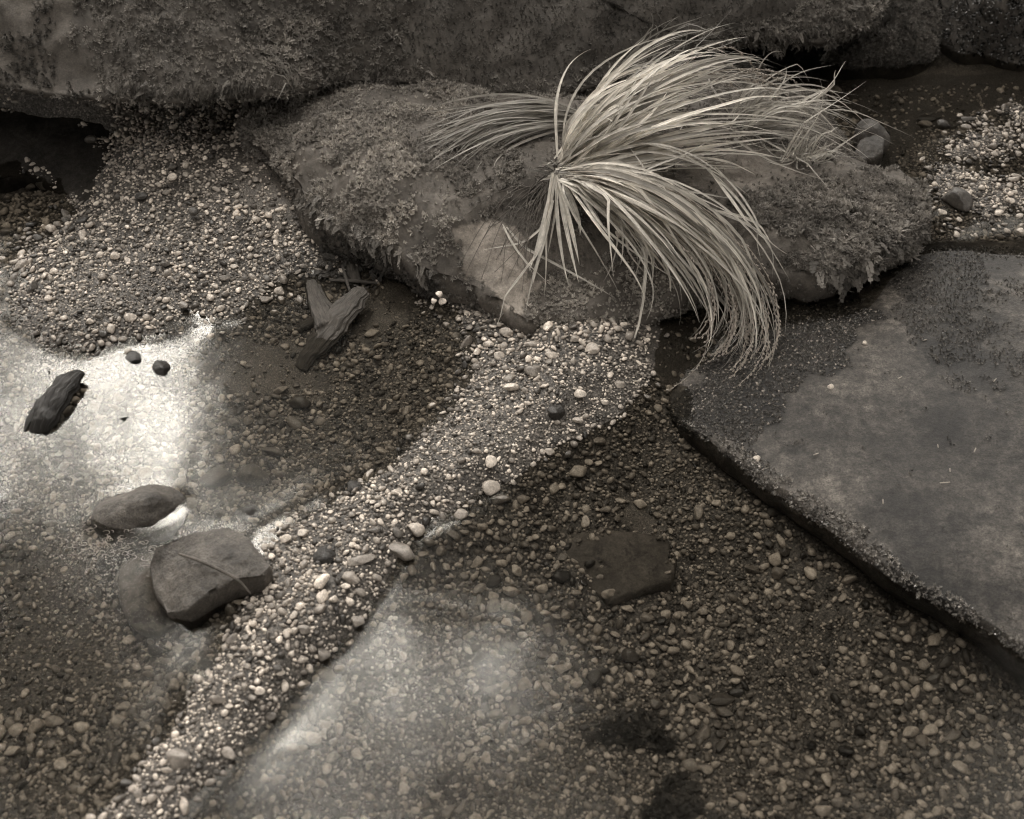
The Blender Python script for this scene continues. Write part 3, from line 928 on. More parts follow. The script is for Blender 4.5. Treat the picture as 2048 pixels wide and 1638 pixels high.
# ------------------------------------------------------------------ moss
def tuft_proto(nl, h, spread, w, seed):
    """little star of pointed leaflets"""
    r = np.random.default_rng(seed)
    V, Fx = [], []
    for k in range(nl):
        a = 2 * math.pi * k / nl + r.uniform(-.4, .4)
        sp = spread * r.uniform(.5, 1.2); hh = h * r.uniform(.6, 1.15)
        d = np.array((math.cos(a), math.sin(a), 0)); s = np.array((-d[1], d[0], 0))
        b = len(V)
        V += [s * w * .4, -s * w * .4, d * sp * .5 + np.array((0, 0, hh * .7)) + s * w, d * sp * .5 + np.array((0, 0, hh * .7)) - s * w, d * sp + np.array((0, 0, hh * r.uniform(.75, 1.1)))]
        Fx += [(b, b + 1, b + 3), (b, b + 3, b + 2), (b + 2, b + 3, b + 4)]
    return np.array(V), np.array(Fx)


def frond_proto(seed):
    """small leafy shoot lying along +x with paired leaflets"""
    r = np.random.default_rng(seed)
    V, Fx = [], []
    n = 6
    for k in range(n):
        t = k / (n - 1)
        base = np.array((t * .8, 0, .12 * math.sin(t * 2.5)))
        for sgn in (-1, 1):
            ln = (.36 * (1 - .6 * t)) * r.uniform(.8, 1.2)
            dirv = np.array((.75, sgn * .75, r.uniform(-.05, .35))); dirv /= np.linalg.norm(dirv)
            sd = np.array((-dirv[1], dirv[0], 0)) * .09
            b = len(V)
            V += [base, base + dirv * ln * .5 + sd, base + dirv * ln * .5 - sd, base + dirv * ln]
            Fx += [(b, b + 1, b + 2), (b + 1, b + 3, b + 2)]
    b = len(V)
    V += [np.array((.75, .05, .1)), np.array((.75, -.05, .1)), np.array((1.05, 0, .08))]
    Fx.append((b, b + 1, b + 2))
    return np.array(V), np.array(Fx)


TUFTS = [tuft_proto(7, .9, .75, .12, 500 + i) for i in range(8)]
FRONDS = [frond_proto(600 + i) for i in range(8)]


def surf_sample(R, n, seed):
    r = np.random.default_rng(seed)
    V = R['V']
    q = R['quads']
    T = np.concatenate([R['tri'], q[:, [0, 1, 2]], q[:, [0, 2, 3]]])
    a, b, c = V[T[:, 0]], V[T[:, 1]], V[T[:, 2]]
    nn = np.cross(b - a, c - a); ar = np.linalg.norm(nn, axis=1)
    k = r.choice(len(T), n, p=ar / ar.sum())
    u, v = r.random(n), r.random(n)
    f = u + v > 1; u[f], v[f] = 1 - u[f], 1 - v[f]
    P = a[k] + (b[k] - a[k]) * u[:, None] + (c[k] - a[k]) * v[:, None]
    N = nn[k] / np.maximum(ar[k], 1e-15)[:, None]
    ref = R['N'][T[k, 0]]
    N[(N * ref).sum(1) < 0] *= -1
    return P, N


def scatter(name, P, N, protos, size, shade, mat, parent, seed, along=None, lean=.35):
    """joined mesh of protos standing on surface points"""
    r = np.random.default_rng(seed)
    n = len(P)
    Z = N + r.normal(0, lean, (n, 3)); Z /= np.linalg.norm(Z, axis=1)[:, None]
    if along is None:
        X = r.normal(size=(n, 3))
    else:
        X = along + r.normal(0, .35, (n, 3))
    X = X - (X * Z).sum(1)[:, None] * Z; X /= np.maximum(np.linalg.norm(X, axis=1), 1e-9)[:, None]
    Y = np.cross(Z, X)
    pid = r.integers(0, len(protos), n)
    Vs, Fs, S = [], [], []; off = 0
    for k, (v, f) in enumerate(protos):
        s = np.where(pid == k)[0]
        if not len(s): continue
        A = (v[None, :, 0:1] * X[s][:, None] + v[None, :, 1:2] * Y[s][:, None] + v[None, :, 2:3] * Z[s][:, None]) * size[s][:, None, None] + P[s][:, None]
        Vs.append(A.reshape(-1, 3)); S.append(np.repeat(shade[s], len(v)))
        Fs.append((f[None] + (off + np.arange(len(s)) * len(v))[:, None, None]).reshape(-1, 3)); off += len(s) * len(v)
    me = mesh_np(name, np.concatenate(Vs), np.concatenate(Fs), False)
    attr(me, 'shade', np.concatenate(S))
    o = obj(name, me, mat, parent)
    o['kind'] = 'stuff'
    return o


INF = lambda p: (p[:, 0] > -60) & (p[:, 0] < 2110) & (p[:, 1] > -60) & (p[:, 1] < 1700)
DOWN = lambda N: np.stack([N[:, 0], N[:, 1], N[:, 2] * 0 - .9], -1)

# boulder moss
R = ROCKS['mossy_boulder']
P, N = surf_sample(R, 112000, 71)
pp = proj(P)
vis = INF(pp) & (((CAM - P) * N).sum(1) > -.2) & (P[:, 2] > .10)
P, N, pp = P[vis], N[vis], pp[vis]
wobp = pp + 40 * np.stack([fbm(P, 14, 3, 72), fbm(P, 14, 3, 73)], -1)
bareL = inpoly(wobp, [(-300, -300), (230, -300), (120, 60), (170, 110), (200, 220), (-300, 220)])
patchy = fbm(P, 26, 3, 74) > .12
short = inpoly(wobp, [(850, -80), (1700, -80), (1640, 10), (1500, 60), (1300, 100), (1180, 150), (950, 165), (820, 120)])
coarse = inpoly(wobp, [(560, 20), (960, 20), (960, 110), (800, 130), (600, 170), (540, 110)]) | inpoly(wobp, [(1480, 20), (1800, -60), (1780, 60), (1700, 110), (1500, 100)])
kp = np.where(bareL, patchy, True) & (rng.random(len(P)) < np.where(short, .8, .85))
P, N, pp, short, coarse, bareL = [a[kp] for a in (P, N, pp, short, coarse, bareL)]
low = fbm(P, 9, 3, 75)
sz = np.where(short, .0046, np.where(coarse, .0092, .0068)) * np.exp(rng.normal(0, .25, len(P)))
sd = np.where(short, .75, np.where(bareL, .7, 1.4)) * (1 + .35 * low) * rng.uniform(.6, 1.4, len(P))
scatter('moss', P, N, TUFTS, sz, np.clip(sd, .1, 2.5), M['moss'], boulder, 76)
# hanging fringe on its lower edge
O = R['O']
op = proj(O)
sel = np.where(INF(op) & (op[:, 1] > -20))[0]
k = rng.choice(sel, 2600)
jit = rng.random(len(k))
P = O[k] + (O[(k + 1) % len(O)] - O[k]) * jit[:, None]
inw = at(750, -100, .42) - P; inw[:, 2] = 0; inw /= np.linalg.norm(inw, axis=1)[:, None]
P = P + inw * rng.uniform(-.012, .035, len(P))[:, None] * np.array((1, 1, 0)) + np.array((0, 0, 1)) * rng.uniform(-.012, .03, len(P))[:, None]
pp = proj(P)
drop = np.where((pp[:, 0] > 230) & (pp[:, 0] < 600), 1.0, np.where(pp[:, 0] > 1480, 1.15, .55)) * (1 + .5 * fbm(P, 22, 2, 77))
kp = (pp[:, 0] > 190) & (rng.random(len(P)) < np.clip(drop, .2, 1))
P, drop, inw = P[kp], drop[kp], inw[kp]
scatter('moss_fringe', P, -inw + np.array((0, 0, .2)), FRONDS, .017 * np.clip(drop, .35, 1.6) * np.exp(rng.normal(0, .25, len(P))), rng.uniform(.6, 1.5, len(P)), M['moss'], boulder, 78,
        along=-inw * .35 + np.array((0, 0, -1.0)))

# grass rock moss
R = ROCKS['tussock_rock']
P, N = surf_sample(R, 90000, 81)
pp = proj(P)
vis = INF(pp) & (((CAM - P) * N).sum(1) > -.2) & (P[:, 2] > .0)
P, N, pp = P[vis], N[vis], pp[vis]
wobp = pp + 22 * np.stack([fbm(P, 25, 3, 82), fbm(P, 25, 3, 83)], -1)
d = np.full(len(P), .28)
mL = inpoly(wobp, [(500, 190), (620, 165), (900, 165), (980, 200), (860, 230), (800, 280), (850, 330), (900, 380), (930, 470), (870, 545), (760, 510), (640, 430), (500, 270)])
mF = inpoly(wobp, [(1060, 570), (1150, 540), (1330, 540), (1380, 600), (1250, 660), (1080, 650)])
mR = inpoly(wobp, [(1460, 400), (1560, 380), (1700, 360), (1860, 390), (1850, 470), (1700, 560), (1620, 540), (1600, 470), (1480, 450)])
mB = inpoly(wobp, [(980, 150), (1200, 150), (1200, 200), (980, 190)])
side = inpoly(wobp, [(640, 430), (760, 500), (880, 560), (900, 620), (700, 540), (600, 440)])
sn = inpoly(wobp, [(1350, 330), (1450, 300), (1600, 300), (1740, 340), (1640, 355), (1540, 370), (1440, 400)])
br = inpoly(wobp, [(900, 455), (1000, 440), (1060, 470), (1060, 540), (1090, 560), (1040, 625), (930, 550)])
d[mL] = 1; d[mF] = .9; d[mR] = 1; d[mB] = .9; d[sn] = .08; d[br] = .0; d[side] = .75
patch = fbm(P, 22, 3, 84)
d = np.where((d > .7) & (fbm(P, 13, 3, 184) < -.42), .12, d)
d = np.where((d > .2) & (d < .5), np.where(patch > .05, .8, .10), d)
kp = rng.random(len(P)) < d * .8
P, N, pp, mL, mF, mR, side, patch, mB = [a[kp] for a in (P, N, pp, mL, mF, mR, side, patch, mB)]
sz = np.where(mR, .0085, np.where(mF, .0048, .0058)) * np.exp(rng.normal(0, .25, len(P))) * np.clip(1 + .5 * fbm(P, 16, 2, 185), .6, 1.7)
sd = np.where(mL | mB, 2.3, np.where(mF, 3.0, np.where(mR, 1.5, 1.4))) * (1 + .35 * patch) * rng.uniform(.6, 1.4, len(P))
sd[side] *= .45  # left flank moss darkened, its shade is put into the colour
scatter('moss', P, N, TUFTS, sz, np.clip(sd, .1, 3), M['moss'], central, 85)
# hanging fringe at its right end
P, N = surf_sample(R, 60000, 86)
pp = proj(P)
wobp = pp + 12 * np.stack([fbm(P, 25, 3, 82), fbm(P, 25, 3, 83)], -1)
m = inpoly(wobp, [(1600, 470), (1650, 420), (1760, 430), (1840, 420), (1790, 490), (1740, 540), (1690, 575), (1640, 560)]) & (((CAM - P) * N).sum(1) > -.3)
m |= inpoly(wobp, [(620, 380), (760, 470), (870, 530), (860, 560), (740, 490), (600, 410)]) & (rng.random(len(P)) < .3) & (((CAM - P) * N).sum(1) > -.3)
P, N, pp = P[m], N[m], pp[m]
kp = rng.random(len(P)) < .6
P, N, pp = P[kp], N[kp], pp[kp]
scatter('moss_fringe', P, N, FRONDS, .021 * np.exp(rng.normal(0, .3, len(P))), rng.uniform(.6, 2.0, len(P)), M['moss'], central, 87, along=N * .4 + np.array((0, -.3, -.8)))

# moss on mound and corner bank
for nm, cnt, szv, shv in (('mossy_mound', 5200, .006, .7), ('gravel_bank', 7000, .006, .7)):
    R = ROCKS[nm]
    P, N = surf_sample(R, cnt, 91)
    pp = proj(P)
    m = INF(pp) & (P[:, 2] > -.002)
    P, N = P[m], N[m]
    mm = M['moss'] if nm == 'mossy_mound' else M['algae']
    scatter('moss', P, N, TUFTS, szv * np.exp(rng.normal(0, .3, len(P))), shv * rng.uniform(.4, 1.7, len(P)) * (1 + .5 * fbm(P, 20, 2, 92)), mm, R['o'], 93)

# wet dark growth on the slab
R = ROCKS['flat_slab']
P, N = surf_sample(R, 120000, 94)
pp = proj(P)
wobp = pp + 30 * np.stack([fbm(P, 18, 4, 95), fbm(P, 18, 4, 96)], -1)
A1 = inpoly(wobp, [(1340, 780), (1400, 740), (1480, 620), (1570, 595), (1700, 570), (1760, 620), (1700, 720), (1620, 760), (1560, 800), (1520, 860), (1500, 920), (1440, 890), (1350, 850)])
A2 = inpoly(wobp, [(1830, 480), (1960, 500), (1990, 640), (1960, 720), (1850, 700), (1760, 640), (1800, 560)])
A3 = (inpoly(wobp, [(1960, 480), (2100, 480), (2100, 850), (1880, 780)]) & (fbm(P, 30, 3, 97) > .1)) | inpoly(wobp, [(1700, 470), (2150, 440), (2150, 500), (1850, 520), (1720, 590)])
edge = np.zeros(len(P), bool)
ed = np.array([(1360, 845), (1430, 885), (1505, 930), (1600, 1000), (1700, 1075), (1850, 1175), (1950, 1235), (2060, 1295)], float)
for a, b in zip(ed[:-1], ed[1:]):
    t = np.clip(((pp - a) @ (b - a)) / ((b - a) ** 2).sum(), 0, 1)
    dd = np.linalg.norm(pp - (a + t[:, None] * (b - a)), axis=1)
    edge |= dd < 22 + 18 * fbm(P, 20, 3, 98)
spots = (fbm(P, 45, 3, 99) > .78)
pr = np.where(A1, .55, np.where(A2, .6, np.where(A3, .45, np.where(edge, .7, np.where(spots, .25, 0)))))
pr *= np.where(fbm(P, 28, 3, 100) > -.55, 1, .1)
kp = (rng.random(len(P)) < pr) & INF(pp) & (P[:, 2] > -.003)
P, N, pp, edge = P[kp], N[kp], pp[kp], edge[kp]
sz = np.where(edge, .0042, .0027) * np.exp(rng.normal(0, .3, len(P)))
scatter('algae', P, N, TUFTS, sz, np.where(edge, 3.2, 1.9) * rng.uniform(.3, 2.2, len(P)), M['algae'], slab, 101, lean=.8)


P, N = surf_sample(R, 60000, 194)
pp = proj(P)
wobp = pp + 30 * np.stack([fbm(P, 18, 4, 95), fbm(P, 18, 4, 96)], -1)
m = inpoly(wobp, [(1330, 800), (1400, 740), (1480, 620), (1570, 595), (1700, 570), (1760, 620), (1700, 720), (1620, 760), (1560, 800), (1520, 860), (1500, 920), (1440, 890), (1350, 850)]) & (P[:, 2] > -.02) & (rng.random(len(P)) < .9)
P = P[m][:5200]
q = np.zeros((len(P), 10)); q[:, :3] = P; q[:, 3] = rng.uniform(.0014, .0034, len(P)); q[:, 4] = q[:, 3] * rng.uniform(.6, 1, len(P)); q[:, 5] = q[:, 3] * .6
q[:, 6] = rng.uniform(0, 6.28, len(P)); q[:, 7:9] = rng.normal(0, .4, (len(P), 2)); q[:, 9] = np.where(rng.random(len(P)) < .12, .3, rng.uniform(.015, .07, len(P)))
V_, F_, S_ = pile(q, np.full(len(P), 1))
me = mesh_np('grit', V_, F_); attr(me, 'shade', S_)
obj('grit', me, M['wetgrit'], slab)['kind'] = 'stuff'
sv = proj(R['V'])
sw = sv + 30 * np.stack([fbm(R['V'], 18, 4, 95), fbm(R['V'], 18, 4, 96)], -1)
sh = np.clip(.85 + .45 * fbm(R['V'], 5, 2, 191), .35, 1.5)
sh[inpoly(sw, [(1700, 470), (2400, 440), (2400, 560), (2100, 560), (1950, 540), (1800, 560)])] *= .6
sh *= np.clip(1 + .5 * fbm(R['V'], 13, 2, 195), .5, 1.5)
mm = inpoly(sw, [(1950, 500), (2300, 500), (2300, 850), (1900, 800), (1850, 700)]) & (fbm(R['V'], 16, 2, 193) > -.1)
sh[mm] *= .6
sh[inpoly(sw, [(1340, 780), (1400, 740), (1480, 620), (1570, 595), (1700, 570), (1760, 620), (1700, 720), (1620, 760), (1560, 800), (1520, 860), (1500, 920), (1440, 890), (1350, 850)])] *= .4
sh[inpoly(sw, [(1830, 480), (1960, 500), (1990, 640), (1960, 720), (1850, 700), (1760, 640), (1800, 560)])] *= .45
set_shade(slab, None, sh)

# sunken leaf litter and floating foam
for lab, cx_, cy_, rx_, ry_, n_ in (('dark clump of leaf litter sunk in the gravel below the lower reflection', 1275, 1395, 75, 32, 260), ('larger dark clump of leaf litter near the bottom edge', 1370, 1560, 70, 62, 420),
                                    ('small dark clump of leaf litter by the lower right bottom edge', 1545, 1612, 55, 34, 220), ('dark wet debris under the left flank of the rock above the forked wood', 690, 530, 70, 45, 240)):
    aa = rng.uniform(0, 6.283, n_); rr = np.sqrt(rng.random(n_)) * (1 + .35 * np.sin(aa * 3 + cx_))
    P = np.array([at(cx_ + rx_ * r * math.cos(a), cy_ + ry_ * r * math.sin(a)) for a, r in zip(aa, rr)])
    P[:, 2] = bed_z(P[:, :2]) + .007
    o = scatter('leaf_litter', P, np.tile((0, 0, 1.0), (n_, 1)), FRONDS, .013 * np.exp(rng.normal(0, .35, n_)), rng.uniform(.25, .6, n_), M['moss'], None, int(cx_), lean=.5)
    tag(o, lab, 'leaf litter')

# ------------------------------------------------------------------ grass
def catmull(P, n):
    P = np.asarray(P)
    P = np.concatenate([[2 * P[0] - P[1]], P, [2 * P[-1] - P[-2]]])
    m = len(P) - 3
    out = []
    for s in np.linspace(0, m - 1e-6, n):
        i = int(s); t = s - i
        p0, p1, p2, p3 = P[i:i + 4]
        out.append(.5 * ((2 * p1) + (-p0 + p2) * t + (2 * p0 - 5 * p1 + 4 * p2 - p3) * t * t + (-p0 + 3 * p1 - 3 * p2 + p3) * t ** 3))
    return np.array(out)


def rock_top(xy):
    R = ROCKS['tussock_rock']
    z = np.full(len(xy), -1.0)
    ins = inpoly(xy, R['O'][:, :2])
    if ins.any(): z[ins] = R['H'](xy[ins]) + .006
    return z


def tube(C, rad, nseg=20, ridge=.12, seed=3, flat=.8, jag=.06):
    """bent limb with lengthwise ridges; rad per point"""
    C = np.asarray(C); n = len(C)
    T = np.gradient(C, axis=0); T /= np.linalg.norm(T, axis=1)[:, None]
    S = np.cross(T, (0, 0, 1.0)); S /= np.linalg.norm(S, axis=1)[:, None]
    U = np.cross(S, T)
    a = np.linspace(0, 2 * math.pi, nseg, endpoint=False)
    rr = 1 + ridge * vnoise(np.stack([np.cos(a) * 3, np.sin(a) * 3], -1), 1.7, seed) + ridge * .6 * vnoise(np.stack([np.cos(a) * 9, np.sin(a) * 9], -1), 1.7, seed + 1)
    V = []
    for i in range(n):
        r = rad[i] * rr
        V.append(C[i] + S[i] * (np.cos(a) * r)[:, None] + U[i] * (np.sin(a) * r * flat)[:, None])
    V = np.concatenate(V + [C[:1], C[-1:]])
    V += jag * np.mean(rad) * np.stack([fbm(V, 60, 3, seed + 5), fbm(V, 60, 3, seed + 6), fbm(V, 60, 3, seed + 7)], -1)
    k = np.arange(nseg); k2 = (k + 1) % nseg
    Fq = np.concatenate([np.stack([i * nseg + k, i * nseg + k2, (i + 1) * nseg + k2, (i + 1) * nseg + k], -1) for i in range(n - 1)])
    t0 = np.stack([k2, k, np.full(nseg, n * nseg)], -1); t1 = np.stack([(n - 1) * nseg + k, (n - 1) * nseg + k2, np.full(nseg, n * nseg + 1)], -1)
    return V, [Fq, np.concatenate([t0, t1])]


def blade_mesh(C, width, fold=.25, twist=0.0, base_w=.55, peak=.35):
    n = len(C)
    T = np.gradient(C, axis=0); T /= np.maximum(np.linalg.norm(T, axis=1), 1e-9)[:, None]
    up = np.array((random.gauss(0, .35), random.gauss(-.35, .35), 1.0))
    S = np.cross(T, up); S /= np.maximum(np.linalg.norm(S, axis=1), 1e-6)[:, None]
    for i in range(1, n):
        if S[i] @ S[i - 1] < 0: S[i] = -S[i]
    Nn = np.cross(S, T)
    t = np.linspace(0, 1, n)
    ang = twist * t
    S2 = S * np.cos(ang)[:, None] + Nn * np.sin(ang)[:, None]
    N2 = np.cross(S2, T)
    wv = width * np.where(t < peak, base_w + (1 - base_w) * (t / peak), np.clip(1 - ((t - peak) / (1 - peak)) ** 1.8, 0.03, 1))
    L = C + S2 * wv[:, None] * .5
    Rr = C - S2 * wv[:, None] * .5
    Mi = C - N2 * (wv * fold)[:, None]
    V = np.stack([L, Mi, Rr], 1).reshape(-1, 3)
    i = np.arange(n - 1) * 3
    Fq = np.concatenate([np.stack([i, i + 1, i + 4, i + 3], -1), np.stack([i + 1, i + 2, i + 5, i + 4], -1)])
    uv = np.stack([np.tile([0, .5, 1], n), np.repeat(t * n / 6, 3)], -1)
    return V, Fq, uv


def blade_obj(V, Fq, uv, parent, shade, name='blade', origin=None):
    o0 = V[0].copy()
    me = mesh_np(name, V - np.array(parent.location), Fq)
    ul = me.uv_layers.new(name='UVMap')
    ul.data.foreach_set('uv', uv[Fq.ravel()].astype(np.float32).ravel())
    o = obj(name, me, M['grass'], parent)
    o.color = (shade, shade, shade, 1)
    return o


def bundle(guides, n, spread=.012, lens=(.6, 1.0), width=(.0035, .006), seg=16):
    G = [catmull(ats(g), 24) for g in guides]
    res = []
    for _ in range(n):
        if len(G) > 1:
            s = random.uniform(0, len(G) - 1.0001); i = int(s); f = s - i
            C = G[i] * (1 - f) + G[i + 1] * f
            if random.random() < .45:
                k2 = min(max(i + random.choice((-2, -1, 2, 1)), 0), len(G) - 1)
                q = (np.linspace(0, 1, 24) ** 1.4)[:, None] * random.uniform(.3, .8)
                C = C * (1 - q) + G[k2] * q
        else:
            C = G[0].copy()
        ln = random.uniform(*lens)
        m = max(6, int(24 * ln))
        C = C[:m]
        C = np.stack([np.interp(np.linspace(0, m - 1, seg), np.arange(m), C[:, k]) for k in range(3)], -1)
        t = np.linspace(0, 1, seg)
        o1 = np.random.default_rng(random.randrange(1 << 30)).normal(0, 1, (3, 3))
        off = (o1[0][None] * .32 * spread + o1[1][None] * np.sin(t * 2.2)[:, None] * spread + o1[2][None] * (t ** 2)[:, None] * spread * 1.3)
        off[:, 2] = off[:, 2] * .45
        C = C + off
        if random.random() < .28:
            t0 = random.uniform(.35, .8); kk = np.maximum(t - t0, 0)[:, None]
            C = C + kk * np.array((random.gauss(0, .10), random.gauss(0, .08), random.gauss(-.06, .07)))
        C[:, 2] = np.maximum(C[:, 2], rock_top(C[:, :2]) + .004 + .006 * random.random())
        C[:, 2] = np.maximum(C[:, 2], .004)
        res.append((C, random.uniform(*width)))
    return res


A = [[(1128, 322, .20), (1165, 250, .26), (1225, 175, .30), (1310, 122, .30), (1400, 102, .26), (1460, 115, .20)],
     [(1130, 322, .20), (1190, 240, .27), (1280, 170, .30), (1390, 125, .28), (1480, 118, .22), (1535, 155, .15)],
     [(1135, 325, .20), (1220, 240, .28), (1330, 180, .30), (1450, 150, .26), (1560, 172, .18)],
     [(1138, 330, .20), (1240, 262, .27), (1360, 212, .29), (1480, 195, .25), (1590, 215, .18)],
     [(1140, 335, .20), (1250, 285, .25), (1370, 250, .26), (1480, 238, .22), (1610, 262, .14)]]
B = [[(1140, 335, .20), (1240, 298, .24), (1360, 272, .23), (1460, 258, .19), (1550, 258, .15), (1640, 285, .10)],
     [(1140, 340, .20), (1250, 318, .23), (1370, 298, .20), (1480, 300, .16), (1545, 310, .13)],
     [(1140, 343, .20), (1240, 330, .22), (1340, 318, .19), (1440, 314, .15)]]
Cg = [[(1142, 348, .20), (1230, 348, .25), (1335, 380, .24), (1425, 445, .19), (1480, 525, .13), (1508, 600, .07), (1502, 680, .03), (1455, 745, .012)],
      [(1140, 350, .20), (1220, 358, .24), (1310, 398, .23), (1400, 468, .18), (1462, 540, .12), (1490, 620, .06), (1478, 700, .03), (1405, 770, .01)],
      [(1140, 354, .20), (1210, 373, .23), (1300, 418, .21), (1385, 488, .16), (1438, 560, .11), (1445, 640, .06), (1405, 705, .02)],
      [(1135, 358, .20), (1200, 388, .21), (1270, 438, .18), (1332, 500, .14), (1372, 570, .09), (1365, 640, .04), (1320, 690, .015)],
      [(1132, 360, .20), (1180, 395, .20), (1235, 445, .17), (1290, 505, .13), (1320, 560, .08), (1315, 610, .05)]]
D = [[(1105, 345, .19), (1092, 420, .155), (1072, 490, .115), (1050, 545, .085)], [(1110, 348, .19), (1105, 430, .15), (1095, 500, .11), (1072, 545, .085)],
     [(1112, 350, .19), (1120, 420, .155), (1140, 500, .115), (1168, 580, .075)], [(1120, 350, .19), (1145, 400, .165), (1165, 440, .145), (1172, 490, .12)]]
E = [[(1180, 235, .18), (1100, 205, .21), (1020, 208, .205), (930, 226, .19), (860, 252, .17), (805, 298, .15)],
     [(1178, 245, .18), (1090, 228, .20), (1000, 236, .195), (920, 266, .175), (860, 298, .16), (820, 322, .145)],
     [(1172, 252, .18), (1085, 250, .19), (1015, 266, .18), (968, 305, .155), (945, 362, .13)]]
Hg = [[(1470, 250, .12), (1520, 205, .17), (1590, 195, .18), (1650, 215, .15), (1700, 262, .09)],
      [(1480, 255, .12), (1540, 225, .16), (1610, 225, .15), (1670, 245, .12), (1715, 290, .07)],
      [(1490, 270, .12), (1550, 255, .15), (1610, 265, .13), (1650, 300, .10), (1700, 330, .07)],
      [(1470, 245, .12), (1530, 180, .18), (1580, 150, .2), (1640, 140, .19)]]
Fg = [[(1580, 322, .11), (1577, 285, .16), (1572, 255, .19)], [(1598, 325, .11), (1605, 290, .15), (1622, 255, .18)], [(1615, 325, .10), (1625, 295, .14), (1650, 275, .15)],
      [(1605, 330, .10), (1650, 310, .12), (1690, 325, .08), (1720, 350, .05)]]
Ug = [[(1200, 185, .15), (1240, 130, .22), (1310, 95, .27), (1400, 90, .28), (1500, 75, .25)], [(1260, 170, .16), (1300, 120, .24), (1350, 60, .33), (1375, 20, .37)],
      [(1300, 160, .16), (1390, 130, .22), (1470, 120, .21), (1530, 140, .16)], [(1330, 180, .16), (1420, 160, .2), (1510, 160, .17), (1560, 190, .12)]]

tussock = empty('grass_tussock', tuple(at(1120, 345, .17)))
tag(tussock, 'large tussock of straw coloured grass sweeping right and down from its root crown', 'grass')
blades = []
for G, n, sp, ln, wd, s0, s1 in ((A, 128, .030, (.38, 1.0), (.004, .0086), .46, 1.0), (B, 80, .028, (.38, 1.0), (.004, .008), .46, .98), (Cg, 125, .024, (.35, .97), (.004, .0086), .46, 1.0),
                                 (Cg[:3], 30, .016, (.9, 1.0), (.0024, .0038), .4, .6)):
    for C, w in bundle(G, n, sp, ln, wd):
        blades.append((C, w, random.uniform(s0, s1) * (.45 if random.random() < .22 else 1)))
for gd in ([(1107, 345, .19), (1085, 430, .15), (1062, 510, .11), (1045, 562, .08)], [(1109, 348, .19), (1094, 430, .15), (1076, 505, .11), (1058, 552, .085)], [(1112, 350, .19), (1122, 430, .15), (1142, 510, .11), (1172, 592, .075)],
           [(1114, 352, .19), (1128, 420, .155), (1143, 490, .12), (1160, 560, .085)], [(1122, 356, .19), (1150, 398, .17), (1170, 440, .15), (1166, 475, .13)], [(1110, 400, .17), (1096, 480, .13), (1076, 560, .09), (1056, 690, .035)],
           [(1112, 352, .19), (1108, 420, .155), (1096, 490, .115), (1088, 530, .095)]):
    for C, w in bundle([gd], 2, .007, (.8, 1.0), (.005, .0085)):
        blades.append((C, w, random.uniform(.45, .85)))
for gd in ([(1560, 330, .12), (1600, 260, .19), (1632, 200, .27), (1650, 125, .33)], [(1560, 240, .15), (1640, 188, .2), (1690, 142, .24), (1735, 128, .23)], [(1420, 335, .17), (1470, 395, .16), (1510, 470, .13), (1552, 560, .08)],
           [(1420, 420, .16), (1490, 445, .14), (1530, 480, .12), (1548, 545, .08)], [(1180, 330, .2), (1260, 290, .26), (1340, 300, .27), (1420, 350, .24), (1480, 420, .18)], [(1180, 330, .2), (1230, 240, .3), (1290, 150, .36), (1370, 90, .4)],
           [(1240, 390, .2), (1300, 350, .25), (1370, 330, .27), (1430, 300, .28)], [(1200, 380, .2), (1250, 440, .18), (1262, 520, .13), (1245, 590, .08)], [(1250, 420, .19), (1290, 500, .14), (1278, 560, .1), (1250, 640, .05)],
           [(1005, 450, .13), (1030, 500, .115), (1060, 545, .095), (1075, 580, .075)], [(1160, 320, .2), (1150, 280, .24), (1165, 235, .28)], [(1500, 250, .16), (1570, 215, .2), (1640, 235, .17), (1690, 300, .08)]):
    for C, w in bundle([gd], 3, .012, (.75, 1.0), (.0032, .0062)):
        blades.append((C, w, random.uniform(.35, .8)))
for _ in range(44):
    a = random.uniform(-2.9, 2.6); L = random.uniform(.012, .06)
    p0 = at(1118 + random.uniform(-14, 16), 342 + random.uniform(-18, 16), .175)
    d = np.array((math.cos(a), math.sin(a) * .7, random.uniform(.2, .9)))
    C = np.stack([p0 + d * L * t + np.array((0, 0, -.4)) * L * t * t for t in np.linspace(0, 1, 8)])
    blades.append((C, random.uniform(.004, .007), random.uniform(.12, .4)))
blades.sort(key=lambda b: -b[1])
rest_V, rest_F, rest_uv, off = [], [], [], 0
for i, (C, w, s) in enumerate(blades):
    V, Fq, uv = blade_mesh(C, w, random.uniform(.1, .35), random.gauss(0, .5))
    if i < 300:
        blade_obj(V, Fq, uv, tussock, s)
    else:
        rest_V.append(V); rest_F.append(Fq + off); rest_uv.append(uv); off += len(V)
if rest_V:
    o = blade_obj(np.concatenate(rest_V), np.concatenate(rest_F), np.concatenate(rest_uv), tussock, .58, 'blade_mass')
    o['kind'] = 'stuff'


